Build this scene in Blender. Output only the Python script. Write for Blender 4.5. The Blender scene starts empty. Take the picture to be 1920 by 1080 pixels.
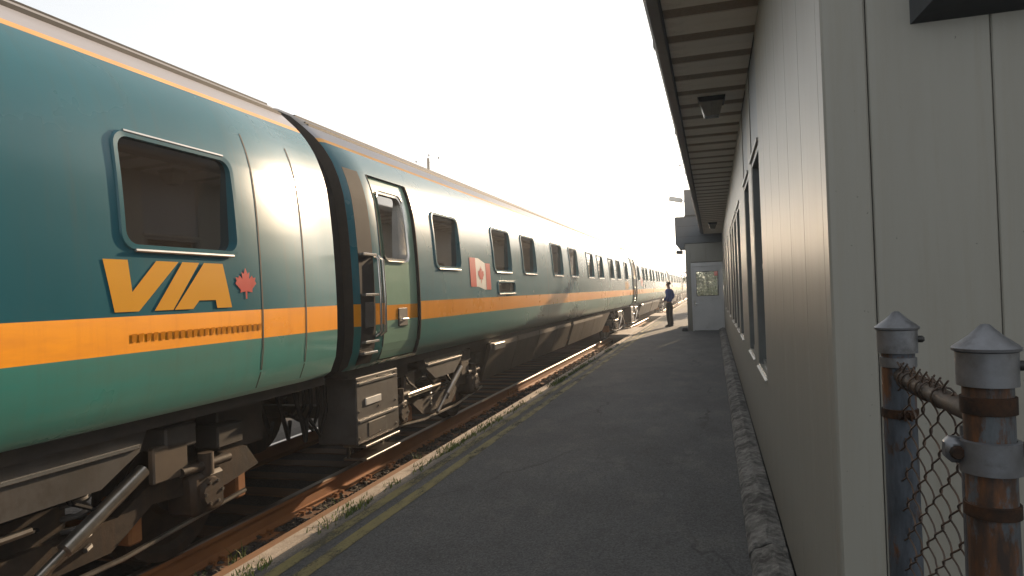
import bpy, bmesh, math, random
from mathutils import Vector, Matrix, noise

random.seed(7)
SC = bpy.context.scene
COL = SC.collection
PI = math.pi

# ------------------------------------------------------------------ camera
CAM_H, YAW, PITCH, ROLL = 1.54, math.radians(16.41), math.radians(0.40), 0.037
cd = bpy.data.cameras.new('camera'); cam = bpy.data.objects.new('camera', cd); COL.objects.link(cam)
cd.sensor_width = 36.0; cd.lens = 24.0; cd.clip_start = 0.05; cd.clip_end = 5000
fw = Vector((-math.sin(YAW) * math.cos(PITCH), math.cos(YAW) * math.cos(PITCH), math.sin(PITCH)))
rt0 = Vector((math.cos(YAW), math.sin(YAW), 0)); up0 = rt0.cross(fw)
rt = rt0 * math.cos(ROLL) - up0 * math.sin(ROLL); up = rt0 * math.sin(ROLL) + up0 * math.cos(ROLL)
cam.matrix_world = Matrix(((rt.x, up.x, -fw.x, 0), (rt.y, up.y, -fw.y, 0), (rt.z, up.z, -fw.z, CAM_H), (0, 0, 0, 1)))
SC.camera = cam

# ------------------------------------------------------------------ sky, sun, exposure
SUN_EL, SUN_AZ = math.radians(16.2), math.radians(10.7)
W = bpy.data.worlds.new('World'); SC.world = W; W.use_nodes = True
wn = W.node_tree.nodes; wl = W.node_tree.links; wn.clear()
wo = wn.new('ShaderNodeOutputWorld'); bg = wn.new('ShaderNodeBackground'); sky = wn.new('ShaderNodeTexSky')
sky.sky_type = 'NISHITA'; sky.sun_disc = False; sky.sun_elevation = SUN_EL; sky.sun_rotation = SUN_AZ
sky.air_density = 1.0; sky.dust_density = 1.0; sky.ozone_density = 1.0; sky.altitude = 50
bg.inputs['Strength'].default_value = 0.15
hs = wn.new('ShaderNodeHueSaturation'); hs.inputs['Saturation'].default_value = 0.38
mxw = wn.new('ShaderNodeMix'); mxw.data_type = 'RGBA'; mxw.inputs[0].default_value = 0.45; mxw.inputs[7].default_value = (4.25, 4.22, 4.08, 1)   # even bright haze
wl.new(sky.outputs[0], hs.inputs['Color']); wl.new(hs.outputs[0], mxw.inputs[6])
wl.new(mxw.outputs[2], bg.inputs[0]); wl.new(bg.outputs[0], wo.inputs[0])
sl = bpy.data.lights.new('sun', 'SUN'); sl.energy = 5.0; sl.angle = math.radians(0.6); sl.color = (1.0, 0.74, 0.48)
sun = bpy.data.objects.new('sun', sl); COL.objects.link(sun)
SV = Vector((math.sin(SUN_AZ) * math.cos(SUN_EL), math.cos(SUN_AZ) * math.cos(SUN_EL), math.sin(SUN_EL)))
sun.rotation_euler = SV.to_track_quat('Z', 'Y').to_euler(); sun.location = (5, 30, 20)
VS = SC.view_settings
VS.view_transform = 'Standard'; VS.look = 'None'; VS.gamma = 1.0; VS.use_curve_mapping = False
VS.exposure = 0.75
SC.cycles.blur_glossy = 0.3

# ------------------------------------------------------------------ helpers
def link(o, parent=None):
    COL.objects.link(o)
    if parent is not None: o.parent = parent
    return o
def tag(o, label=None, cat=None, group=None, kind=None):
    if label: o['label'] = label
    if cat: o['category'] = cat
    if group: o['group'] = group
    if kind: o['kind'] = kind
    return o
def thing(name, label, cat, loc=(0, 0, 0), group=None):
    o = bpy.data.objects.new(name, None); o.empty_display_size = 0.2
    o.location = loc; COL.objects.link(o)
    return tag(o, label, cat, group)

class MB:
    """collects shapes; build() links them as ONE mesh object"""
    def __init__(s): s.v = []; s.f = []; s.mi = []; s.m = 0
    def add(s, vs, fs):
        b = len(s.v); s.v += [tuple(p) for p in vs]
        for f in fs: s.f.append(tuple(b + i for i in f)); s.mi.append(s.m)
        return s
    def box(s, x0, x1, y0, y1, z0, z1):
        return s.add([(x0, y0, z0), (x1, y0, z0), (x1, y1, z0), (x0, y1, z0), (x0, y0, z1), (x1, y0, z1), (x1, y1, z1), (x0, y1, z1)],
                     [(0, 3, 2, 1), (4, 5, 6, 7), (0, 1, 5, 4), (1, 2, 6, 5), (2, 3, 7, 6), (3, 0, 4, 7)])
    def cbox(s, x0, x1, y0, y1, z0, z1, c=0.004):
        """box with chamfered edges"""
        bm = bmesh.new()
        bmesh.ops.create_cube(bm, size=1)
        for v in bm.verts:
            v.co = Vector(((x0 + x1) / 2 + v.co.x * (x1 - x0), (y0 + y1) / 2 + v.co.y * (y1 - y0), (z0 + z1) / 2 + v.co.z * (z1 - z0)))
        bmesh.ops.bevel(bm, geom=list(bm.edges), offset=c, segments=1, affect='EDGES')
        bm.verts.index_update()
        s.add([v.co for v in bm.verts], [[v.index for v in f.verts] for f in bm.faces]); bm.free()
        return s
    def prism(s, poly, axis, a, b):
        """poly: list of 2-D points, extruded along axis from a to b"""
        def P(p, t):
            return {'x': (t, p[0], p[1]), 'y': (p[0], t, p[1]), 'z': (p[0], p[1], t)}[axis]
        n = len(poly)
        vs = [P(p, a) for p in poly] + [P(p, b) for p in poly]
        fs = [tuple(range(n))[::-1], tuple(range(n, 2 * n))] + [(i, (i + 1) % n, n + (i + 1) % n, n + i) for i in range(n)]
        return s.add(vs, fs)
    def tube(s, pts, r, n=8, caps=True):
        pts = [Vector(p) for p in pts]
        rs = r if isinstance(r, (list, tuple)) else [r] * len(pts)
        vs = []; fs = []
        t = (pts[1] - pts[0]).normalized()
        u = t.orthogonal().normalized()
        for i, p in enumerate(pts):
            if i == 0: tt = pts[1] - pts[0]
            elif i == len(pts) - 1: tt = pts[-1] - pts[-2]
            else: tt = (pts[i + 1] - p).normalized() + (p - pts[i - 1]).normalized()
            tt = tt.normalized() if tt.length > 1e-9 else t
            u = (u - tt * u.dot(tt)); u = u.normalized() if u.length > 1e-6 else tt.orthogonal().normalized()
            w = tt.cross(u)
            for k in range(n):
                a = 2 * PI * k / n
                vs.append(p + (u * math.cos(a) + w * math.sin(a)) * rs[i])
        for i in range(len(pts) - 1):
            for k in range(n):
                fs.append((i * n + k, i * n + (k + 1) % n, (i + 1) * n + (k + 1) % n, (i + 1) * n + k))
        if caps:
            fs.append(tuple(range(n))[::-1]); fs.append(tuple(range((len(pts) - 1) * n, len(pts) * n)))
        return s.add(vs, fs)
    def lathe(s, prof, c, axis='z', n=24):
        """prof: (r, h) pairs about axis through c"""
        vs = []; fs = []
        for r, h in prof:
            for k in range(n):
                a = 2 * PI * k / n
                d = (r * math.cos(a), r * math.sin(a))
                p = {'z': (d[0], d[1], h), 'x': (h, d[0], d[1]), 'y': (d[0], h, d[1])}[axis]
                vs.append((c[0] + p[0], c[1] + p[1], c[2] + p[2]))
        for i in range(len(prof) - 1):
            for k in range(n):
                fs.append((i * n + k, i * n + (k + 1) % n, (i + 1) * n + (k + 1) % n, (i + 1) * n + k))
        return s.add(vs, fs)
    def mesh(s, name, mats, smooth=False):
        me = bpy.data.meshes.new(name)
        me.from_pydata(s.v, [], s.f)
        mats = mats if isinstance(mats, (list, tuple)) else [mats]
        for m in mats: me.materials.append(m)
        if len(mats) > 1: me.polygons.foreach_set('material_index', s.mi)
        bm = bmesh.new(); bm.from_mesh(me)
        bmesh.ops.recalc_face_normals(bm, faces=bm.faces); bm.to_mesh(me); bm.free()
        if smooth:
            me.polygons.foreach_set('use_smooth', [True] * len(me.polygons))
            try: me.set_sharp_from_angle(angle=math.radians(38))
            except Exception: pass
        me.update()
        return me
    def build(s, name, mats, parent=None, smooth=False):
        return link(bpy.data.objects.new(name, s.mesh(name, mats, smooth)), parent)

def copy_tree(o, parent=None):
    c = o.copy(); COL.objects.link(c); c.parent = parent
    for ch in list(o.children): copy_tree(ch, c)
    return c

# ------------------------------------------------------------------ materials
def new_mat(name):
    m = bpy.data.materials.new(name); m.use_nodes = True
    nt = m.node_tree; b = nt.nodes['Principled BSDF']
    return m, nt, b
def N(nt, t, **kw):
    n = nt.nodes.new(t)
    for k, v in kw.items(): setattr(n, k, v)
    return n
def ramp(nt, src, stops):
    r = N(nt, 'ShaderNodeValToRGB')
    while len(r.color_ramp.elements) < len(stops): r.color_ramp.elements.new(0.5)
    for e, (p, c) in zip(r.color_ramp.elements, stops):
        e.position = p; e.color = (c, c, c, 1) if not isinstance(c, tuple) else (*c, 1)
    nt.links.new(src, r.inputs[0]); return r
def mapping(nt, scale=(1, 1, 1), coord='Object'):
    tc = N(nt, 'ShaderNodeTexCoord'); mp = N(nt, 'ShaderNodeMapping'); mp.inputs['Scale'].default_value = scale
    nt.links.new(tc.outputs[coord], mp.inputs[0]); return mp
def noise_tex(nt, scale, detail=4, rough=0.6, sc3=(1, 1, 1), coord='Object'):
    mp = mapping(nt, sc3, coord); n = N(nt, 'ShaderNodeTexNoise')
    n.inputs['Scale'].default_value = scale; n.inputs['Detail'].default_value = detail; n.inputs['Roughness'].default_value = rough
    nt.links.new(mp.outputs[0], n.inputs['Vector']); return n.outputs[0]
def mix(nt, fac, a, b, mode='MIX'):
    m = N(nt, 'ShaderNodeMix', data_type='RGBA', blend_type=mode)
    if isinstance(fac, (int, float)): m.inputs[0].default_value = fac
    else: nt.links.new(fac, m.inputs[0])
    for i, c in ((6, a), (7, b)):
        if isinstance(c, tuple): m.inputs[i].default_value = (*c, 1)
        else: nt.links.new(c, m.inputs[i])
    return m.outputs[2]
def bump(nt, b, h, strength=0.3, dist=0.01):
    n = N(nt, 'ShaderNodeBump'); n.inputs['Strength'].default_value = strength; n.inputs['Distance'].default_value = dist
    nt.links.new(h, n.inputs['Height']); nt.links.new(n.outputs[0], b.inputs['Normal'])
def surf_mat(name, c1, c2=None, rough=0.6, metal=0.0, scale=6, sc3=(1, 1, 1), lo=0.35, hi=0.65, bs=0.0, bscale=None, bd=0.005,
             dirt=None, dscale=2.0, dlo=0.55, dhi=0.75, dsc3=(1, 1, 1), coat=0.0, vary=0.0, spec=0.5, rvar=0.0, coord='Object', streak=None, sheen=0.0):
    m, nt, b = new_mat(name)
    c2 = c2 or tuple(x * 0.8 for x in c1)
    n = noise_tex(nt, scale, sc3=sc3, coord=coord)
    col = mix(nt, ramp(nt, n, [(lo, 0.0), (hi, 1.0)]).outputs[0], c1, c2)
    if dirt:
        d = noise_tex(nt, dscale, detail=6, rough=0.7, sc3=dsc3, coord=coord)
        col = mix(nt, ramp(nt, d, [(dlo, 0.0), (dhi, 1.0)]).outputs[0], col, dirt)
    if streak:
        d = noise_tex(nt, 2.2, detail=6, rough=0.7, sc3=(1, 5, .35), coord=coord)
        col = mix(nt, ramp(nt, d, [(.50, 0.0), (.82, .75)]).outputs[0], col, streak)
    if sheen: b.inputs['Sheen Weight'].default_value = sheen; b.inputs['Sheen Roughness'].default_value = .45; b.inputs['Sheen Tint'].default_value = (.66, .74, .80, 1)
    if vary:
        oi = N(nt, 'ShaderNodeObjectInfo'); mr = N(nt, 'ShaderNodeMapRange')
        mr.inputs[3].default_value = 1 - vary; mr.inputs[4].default_value = 1 + vary
        nt.links.new(oi.outputs['Random'], mr.inputs[0])
        hv = N(nt, 'ShaderNodeHueSaturation'); nt.links.new(mr.outputs[0], hv.inputs['Value']); nt.links.new(col, hv.inputs['Color']); col = hv.outputs[0]
    nt.links.new(col, b.inputs['Base Color'])
    b.inputs['Roughness'].default_value = rough; b.inputs['Metallic'].default_value = metal
    if rvar:
        rn = noise_tex(nt, scale * 0.7, detail=5, coord=coord); mr = N(nt, 'ShaderNodeMapRange')
        mr.inputs[3].default_value = max(0.02, rough - rvar); mr.inputs[4].default_value = rough + rvar
        nt.links.new(rn, mr.inputs[0]); nt.links.new(mr.outputs[0], b.inputs['Roughness'])
    b.inputs['Specular IOR Level'].default_value = spec
    if coat: b.inputs['Coat Weight'].default_value = coat; b.inputs['Coat Roughness'].default_value = 0.06
    if bs:
        bump(nt, b, noise_tex(nt, bscale or scale * 4, detail=6, coord=coord), bs, bd)
    return m

M = {}
M['teal'] = surf_mat('teal paint', (0.010, 0.122, 0.158), (0.008, 0.104, 0.136), 0.27, scale=0.8, dirt=(0.026, 0.108, 0.126), dscale=1.5, dsc3=(1, .3, 1), rvar=0.04, spec=.5, bs=.05, bscale=1.1, bd=.02, streak=(0.030, 0.100, 0.110), sheen=.09)
M['green'] = surf_mat('sea green paint', (0.018, 0.150, 0.140), (0.015, 0.126, 0.116), 0.28, scale=0.9, dirt=(0.055, 0.110, 0.090), dscale=1.2, dsc3=(1, .3, 1.5), dlo=.48, dhi=.8, rvar=0.04, spec=.5, bs=.05, bscale=1.1, bd=.02, streak=(0.036, 0.095, 0.08), sheen=.05)
M['orange'] = surf_mat('orange paint', (0.68, 0.262, 0.003), (0.62, 0.238, 0.003), 0.28, scale=1.2, dirt=(0.50, 0.18, 0.012), dscale=1.3, dsc3=(1, .3, 1.5), rvar=0.04, spec=.4, bs=.05, bscale=1.1, bd=.02, streak=(0.50, 0.18, 0.008))
M['orange_dark'] = surf_mat('faded lettering strip', (0.56, 0.198, 0.005), (0.61, 0.215, 0.004), 0.28, scale=14, sc3=(1, 1, 5))
M['cant'] = surf_mat('cantrail orange', (0.75, 0.36, 0.06), None, 0.35, scale=2)
M['palegreen'] = surf_mat('pale green door paint', (0.22, 0.36, 0.27), (0.19, 0.31, 0.235), 0.26, scale=1.1, coat=0.2)
M['roof'] = surf_mat('roof grey', (0.27, 0.25, 0.24), (0.20, 0.19, 0.18), 0.5, scale=3, sc3=(1, .2, 1), dirt=(0.12, 0.10, 0.09), dsc3=(1, .2, 1))
M['mauve'] = surf_mat('upper cove grey', (0.36, 0.35, 0.37), None, 0.35, scale=2, sc3=(1, .2, 1))
M['trim'] = surf_mat('bright metal trim', (0.62, 0.60, 0.56), (0.5, 0.48, 0.45), 0.25, metal=0.85, scale=6)
M['glass'] = surf_mat('tinted window glass', (0.026, 0.019, 0.014), (0.020, 0.015, 0.011), 0.035, scale=1)
M['glass'].node_tree.nodes['Principled BSDF'].inputs['IOR'].default_value = 2.3
M['rubber'] = surf_mat('black bellows rubber', (0.010, 0.010, 0.012), (0.014, 0.014, 0.015), 0.75, scale=5, spec=.12)
M['under'] = surf_mat('underframe black', (0.020, 0.018, 0.016), (0.040, 0.032, 0.025), 0.7, scale=5, bs=0.2)
M['skirt'] = surf_mat('dusty skirt panel', (0.105, 0.080, 0.058), (0.070, 0.054, 0.040), 0.5, scale=2.5, dirt=(0.055, 0.042, 0.032), dscale=2.2, dsc3=(1, .5, 1.5), rvar=.1, vary=.12)
M['boxgrey'] = surf_mat('equipment grey', (0.075, 0.070, 0.066), (0.048, 0.044, 0.040), 0.5, scale=5, bs=.15, bscale=20, streak=(.05, .032, .02), dirt=(0.030, 0.022, 0.017), dscale=3)
M['bogie'] = surf_mat('bogie brown dust', (0.050, 0.036, 0.026), (0.026, 0.020, 0.016), 0.65, scale=8, bs=0.3, bscale=40, streak=(.085, .045, .022), spec=.3)
M['steel'] = surf_mat('worn steel', (0.42, 0.39, 0.35), (0.30, 0.27, 0.24), 0.28, metal=0.9, scale=9)
M['white'] = surf_mat('white paint', (0.72, 0.70, 0.66), (0.62, 0.60, 0.56), 0.4, scale=5)
M['logo'] = surf_mat('yellow lettering film', (0.78, 0.36, 0.02), (0.72, 0.33, 0.02), 0.3, scale=2)
M['red'] = surf_mat('red film', (0.56, 0.055, 0.045), (0.50, 0.05, 0.04), 0.35, scale=3)
M['wall'] = surf_mat('beige wall panel', (0.275, 0.268, 0.235), (0.255, 0.246, 0.213), 0.40, scale=1.2, sc3=(4, 4, .25), dirt=(0.235, 0.218, 0.178), dscale=2.5, dsc3=(5, 5, .22), dlo=.5, dhi=.8, vary=.012, rvar=.08, spec=.32, bs=0.04, bscale=1.6, bd=.02)
def wall_grime():
    m = M['wall']; nt = m.node_tree; b = nt.nodes['Principled BSDF']; src = b.inputs['Base Color'].links[0].from_socket
    d = noise_tex(nt, 26, 5, .75); e = noise_tex(nt, .9, 5, .7, (3, 3, .5)); sp = noise_tex(nt, 55, 2, .6)
    c = mix(nt, ramp(nt, e, [(.52, 0.0), (.78, .45)]).outputs[0], src, (0.20, 0.185, 0.15))
    c = mix(nt, ramp(nt, sp, [(.735, 0.0), (.76, .7)]).outputs[0], c, (0.09, 0.085, 0.075))
    tc = N(nt, 'ShaderNodeTexCoord'); g = N(nt, 'ShaderNodeNewGeometry'); sx_ = N(nt, 'ShaderNodeSeparateXYZ'); nt.links.new(g.outputs['Position'], sx_.inputs[0])
    md = N(nt, 'ShaderNodeMath', operation='MULTIPLY_ADD'); md.inputs[1].default_value = .55; nt.links.new(d, md.inputs[0]); nt.links.new(sx_.outputs['Z'], md.inputs[2])
    c = mix(nt, ramp(nt, md.outputs[0], [(.42, .55), (.85, 0.0)]).outputs[0], c, (0.15, 0.135, 0.105))     # rain splash dirt at the foot
    nt.links.new(c, b.inputs['Base Color'])
wall_grime()
M['wallcore'] = surf_mat('wall backing', (0.16, 0.15, 0.13), None, 0.8)
M['soffit'] = surf_mat('soffit board', (0.76, 0.70, 0.61), (0.70, 0.64, 0.55), 0.5, scale=3, vary=.04, dirt=(.48, .42, .34), dscale=4)
M['vent'] = surf_mat('perforated soffit', (0.36, 0.29, 0.22), (0.30, 0.24, 0.18), 0.6, scale=60)
M['fascia'] = surf_mat('fascia metal', (0.068, 0.073, 0.078), (0.058, 0.062, 0.066), 0.6, scale=1.5, vary=.03, spec=.25, streak=(.045, .045, .043))
M['cladbox'] = surf_mat('grey cladding box', (0.125, 0.130, 0.135), (0.108, 0.112, 0.116), 0.5, scale=1.5, spec=.3)
M['roofing'] = surf_mat('roof sheet', (0.16, 0.15, 0.14), None, 0.7, scale=3)
M['darkglass'] = surf_mat('building window glass', (0.030, 0.036, 0.036), (0.024, 0.028, 0.028), 0.06, scale=.8, spec=.6)
M['winframe'] = surf_mat('window frame metal', (0.17, 0.18, 0.175), None, 0.4, scale=5)
M['sill'] = surf_mat('window sill metal', (0.36, 0.35, 0.31), (0.29, 0.28, 0.25), 0.35, scale=7)
M['transom'] = surf_mat('blue grey infill panel', (0.22, 0.245, 0.27), (0.19, 0.21, 0.235), 0.45, scale=2)
M['door'] = surf_mat('off white door paint', (0.56, 0.565, 0.57), (0.51, 0.515, 0.52), 0.4, scale=2, dirt=(.42, .42, .41), dscale=2.5)
def clear_glass():
    m, nt, b = new_mat('clear door pane')
    tr = N(nt, 'ShaderNodeBsdfTransparent'); tr.inputs[0].default_value = (.80, .84, .80, 1)
    gl = N(nt, 'ShaderNodeBsdfGlossy'); gl.inputs['Roughness'].default_value = .02
    fr = N(nt, 'ShaderNodeFresnel'); fr.inputs[0].default_value = 1.7
    mx = N(nt, 'ShaderNodeMixShader'); nt.links.new(fr.outputs[0], mx.inputs[0]); nt.links.new(tr.outputs[0], mx.inputs[1]); nt.links.new(gl.outputs[0], mx.inputs[2])
    nt.links.new(mx.outputs[0], nt.nodes['Material Output'].inputs['Surface'])
    return m
M['clear'] = clear_glass()
M['black'] = surf_mat('black plastic', (0.018, 0.018, 0.018), (0.025, 0.024, 0.022), 0.5, scale=8)
M['lens'] = surf_mat('ribbed lamp lens', (0.22, 0.20, 0.16), (0.16, 0.145, 0.12), 0.2, scale=12, coat=.4)
M['concrete'] = surf_mat('kerb concrete', (0.43, 0.36, 0.29), (0.34, 0.28, 0.22), 0.85, scale=9, dirt=(0.22, 0.165, 0.12), dscale=6, dlo=.52, dhi=.72, bs=0.6, bscale=60, bd=.01)
M['slab'] = surf_mat('crossing concrete', (0.46, 0.40, 0.35), (0.40, 0.34, 0.29), 0.85, scale=3, bs=0.3, bscale=50)
M['kerbgrey'] = surf_mat('foundation concrete', (0.25, 0.245, 0.232), (0.12, 0.117, 0.11), 0.9, scale=22, dirt=(0.045, 0.044, 0.041), dscale=7, dlo=.44, dhi=.60, bs=1.0, bscale=60, bd=.02, vary=.1)
M['timber'] = surf_mat('rust stained timber', (0.26, 0.135, 0.062), (0.21, 0.105, 0.048), 0.8, scale=3, sc3=(3, .3, 3), dirt=(0.16, 0.08, 0.04), dscale=5, dsc3=(2, .5, 2), bs=.25, bscale=30)
M['tie'] = surf_mat('sleeper timber', (0.20, 0.095, 0.045), (0.125, 0.065, 0.036), 0.85, scale=7, sc3=(.4, 3, 3), bs=.5, bscale=26, vary=.25)
M['rail'] = surf_mat('rusty rail', (0.34, 0.145, 0.048), (0.25, 0.10, 0.035), 0.75, scale=4, sc3=(1, .4, 1), bs=.15, bscale=60)
M['railhead'] = surf_mat('rail running surface', (0.32, 0.27, 0.23), (0.26, 0.20, 0.16), 0.3, metal=.8, scale=6, sc3=(1, .2, 1))
M['ballast'] = surf_mat('ballast stone', (0.085, 0.068, 0.055), (0.055, 0.044, 0.036), 0.9, scale=30, dirt=(0.16, 0.085, 0.045), dscale=3, bs=.5, bscale=80, vary=.0)
M['bed'] = surf_mat('ballast bed', (0.06, 0.048, 0.038), (0.035, 0.028, 0.022), 0.95, scale=28, bs=1.0, bscale=24, bd=.03)
M['ground'] = surf_mat('dry ground', (0.12, 0.105, 0.07), (0.08, 0.085, 0.045), 0.95, scale=.6, bs=.4, bscale=8)
M['galv'] = surf_mat('galvanised cap', (0.21, 0.22, 0.24), (0.15, 0.155, 0.165), 0.42, metal=.7, scale=22, dirt=(0.075, 0.07, 0.065), dscale=16, dlo=.55, dhi=.8, rvar=.1)
M['wire'] = surf_mat('rusty fence wire', (0.055, 0.042, 0.035), (0.09, 0.055, 0.035), 0.6, metal=.3, scale=30)
M['rust'] = surf_mat('rusty pipe', (0.024, 0.016, 0.012), (0.055, 0.026, 0.013), 0.75, scale=26, spec=.2, dirt=(.016, .012, .010), dscale=20, dlo=.45, dhi=.62, bs=.4, bscale=90, bd=.003)
M['grass'] = surf_mat('grass', (0.085, 0.135, 0.022), (0.12, 0.15, 0.025), 0.7, scale=6)
M['leaf'] = surf_mat('foliage', (0.06, 0.11, 0.03), (0.09, 0.14, 0.035), 0.6, scale=2, coord='Generated')
M['bark'] = surf_mat('bark', (0.11, 0.085, 0.06), None, 0.9, scale=12)
M['skin'] = surf_mat('skin', (0.38, 0.21, 0.145), None, 0.5, scale=10)
M['shirt'] = surf_mat('blue shirt', (0.030, 0.085, 0.30), (0.024, 0.07, 0.25), 0.75, scale=14)
M['trousers'] = surf_mat('dark olive trousers', (0.050, 0.042, 0.030), None, 0.8, scale=12)
M['shoe'] = surf_mat('black shoe', (0.015, 0.014, 0.013), None, 0.4)
M['hair'] = surf_mat('dark brown hair', (0.045, 0.026, 0.016), None, 0.6, scale=40)

# old post: blue-grey galvanising with rust patches
def post_mat(name, thr, base):
    m, nt, b = new_mat(name)
    n1 = noise_tex(nt, 16, 7, .72, (1, 1, .35)); n2 = noise_tex(nt, 45, 6, .7, (1, 1, .25)); n3 = noise_tex(nt, 7, 4, .6, (1, 1, .5))
    zinc = mix(nt, ramp(nt, n2, [(.3, 0.0), (.7, 1.0)]).outputs[0], base, tuple(x * .45 for x in base))
    rust = mix(nt, ramp(nt, n2, [(.38, 0.0), (.60, 1.0)]).outputs[0], (0.120, 0.046, 0.014), (0.028, 0.017, 0.012))
    rust = mix(nt, ramp(nt, n3, [(.5, 0.0), (.7, 1.0)]).outputs[0], rust, (0.035, 0.022, 0.016))
    f = ramp(nt, n1, [(thr - .02, 0.0), (thr + .04, 1.0)])
    nt.links.new(mix(nt, f.outputs[0], zinc, rust), b.inputs['Base Color'])
    b.inputs['Roughness'].default_value = .6
    mt = N(nt, 'ShaderNodeMath', operation='MULTIPLY_ADD'); mt.inputs[1].default_value = -.45; mt.inputs[2].default_value = .5
    nt.links.new(f.outputs[0], mt.inputs[0]); nt.links.new(mt.outputs[0], b.inputs['Metallic'])
    bump(nt, b, n2, .4, .003)
    return m
M['post_zinc'] = post_mat('zinc post with some rust', .53, (0.105, 0.122, 0.148))
M['post_rust'] = post_mat('rust post with some zinc', .445, (0.12, 0.135, 0.15))

# asphalt
def asphalt():
    m, nt, b = new_mat('asphalt')
    big = noise_tex(nt, .45, 5, .6); mid = noise_tex(nt, 2.2, 6, .7, (1, .5, 1)); fine = noise_tex(nt, 75, 4, .8); vf = noise_tex(nt, 190, 2, .7)
    c = mix(nt, ramp(nt, big, [(.35, 0.0), (.7, 1.0)]).outputs[0], (0.060, 0.063, 0.066), (0.088, 0.091, 0.094))
    c = mix(nt, ramp(nt, mid, [(.50, 0.0), (.80, 1.0)]).outputs[0], c, (0.125, 0.120, 0.114))
    c = mix(nt, ramp(nt, mid, [(.25, 1.0), (.44, 0.0)]).outputs[0], c, (0.043, 0.044, 0.044))
    c = mix(nt, ramp(nt, fine, [(.30, 1.0), (.47, 0.0)]).outputs[0], c, (0.022, 0.022, 0.022))
    c = mix(nt, ramp(nt, fine, [(.58, 0.0), (.72, 1.0)]).outputs[0], c, (0.165, 0.160, 0.153))
    c = mix(nt, ramp(nt, vf, [(.66, 0.0), (.72, 1.0)]).outputs[0], c, (0.24, 0.24, 0.235))
    vz = N(nt, 'ShaderNodeTexVoronoi'); vz.inputs['Scale'].default_value = 88; nt.links.new(mapping(nt).outputs[0], vz.inputs['Vector'])
    bw = N(nt, 'ShaderNodeRGBToBW'); nt.links.new(vz.outputs['Color'], bw.inputs[0])
    mr = N(nt, 'ShaderNodeMapRange'); mr.inputs[1].default_value = .15; mr.inputs[2].default_value = .85; mr.inputs[3].default_value = .80; mr.inputs[4].default_value = 1.42; nt.links.new(bw.outputs[0], mr.inputs[0])
    hv = N(nt, 'ShaderNodeHueSaturation'); nt.links.new(mr.outputs[0], hv.inputs['Value']); nt.links.new(c, hv.inputs['Color']); c = hv.outputs[0]
    # oily stains
    st = noise_tex(nt, 1.1, 6, .75)
    c = mix(nt, ramp(nt, st, [(.62, 0.0), (.72, .75)]).outputs[0], c, (0.034, 0.034, 0.034))
    # hairline cracks
    vo = N(nt, 'ShaderNodeTexVoronoi', feature='DISTANCE_TO_EDGE'); vo.inputs['Scale'].default_value = .42
    mp = mapping(nt, (1, .55, 1)); wv = N(nt, 'ShaderNodeTexNoise'); wv.inputs['Scale'].default_value = 3; wv.inputs['Detail'].default_value = 5
    ad = N(nt, 'ShaderNodeMix', data_type='RGBA', blend_type='LINEAR_LIGHT'); ad.inputs[0].default_value = .25
    nt.links.new(mp.outputs[0], wv.inputs['Vector']); nt.links.new(mp.outputs[0], ad.inputs[6]); nt.links.new(wv.outputs['Color'], ad.inputs[7]); nt.links.new(ad.outputs[2], vo.inputs['Vector'])
    cr = ramp(nt, vo.outputs['Distance'], [(.0015, 1.0), (.006, 0.0)])
    mk = N(nt, 'ShaderNodeMath', operation='MULTIPLY'); nt.links.new(cr.outputs[0], mk.inputs[0]); nt.links.new(ramp(nt, big, [(.45, 0.0), (.6, .8)]).outputs[0], mk.inputs[1])
    c = mix(nt, mk.outputs[0], c, (0.018, 0.018, 0.018))
    nt.links.new(c, b.inputs['Base Color']); b.inputs['Roughness'].default_value = .85; b.inputs['Specular IOR Level'].default_value = .35
    bump(nt, b, fine, .8, .010)
    return m
M['asphalt'] = asphalt()
def worn_paint():
    m, nt, b = new_mat('worn yellow paint')
    n1 = noise_tex(nt, 5, 6, .7, (1, .35, 1)); n2 = noise_tex(nt, 70, 4, .7)
    add = N(nt, 'ShaderNodeMath', operation='MULTIPLY_ADD'); add.inputs[1].default_value = .45
    nt.links.new(n2, add.inputs[0]); nt.links.new(n1, add.inputs[2])
    f = ramp(nt, add.outputs[0], [(.60, 0.0), (.82, 1.0)])
    c = mix(nt, n1, (0.165, 0.145, 0.062), (0.23, 0.195, 0.070))
    nt.links.new(mix(nt, f.outputs[0], (0.105, 0.095, 0.055), c), b.inputs['Base Color']); b.inputs['Roughness'].default_value = .75
    tr = N(nt, 'ShaderNodeBsdfTransparent'); mx = N(nt, 'ShaderNodeMixShader'); out = nt.nodes['Material Output']
    al = ramp(nt, add.outputs[0], [(.44, 0.0), (.74, .92)])
    nt.links.new(al.outputs[0], mx.inputs[0]); nt.links.new(tr.outputs[0], mx.inputs[1]); nt.links.new(b.outputs[0], mx.inputs[2])
    nt.links.new(mx.outputs[0], out.inputs['Surface'])
    return m
M['paint'] = worn_paint()

# ------------------------------------------------------------------ setting: ground, platform, kerbs, track
TX = -4.33          # track centre
RZ = -0.15          # rail top
BZ = -0.335         # ballast level
mb = MB(); mb.add([(-2500, -2500, -.75), (2500, -2500, -.75), (2500, 2500, -.75), (-2500, 2500, -.75)], [(0, 1, 2, 3)])
tag(mb.build('ground', M['ground']), kind='structure')

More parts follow.
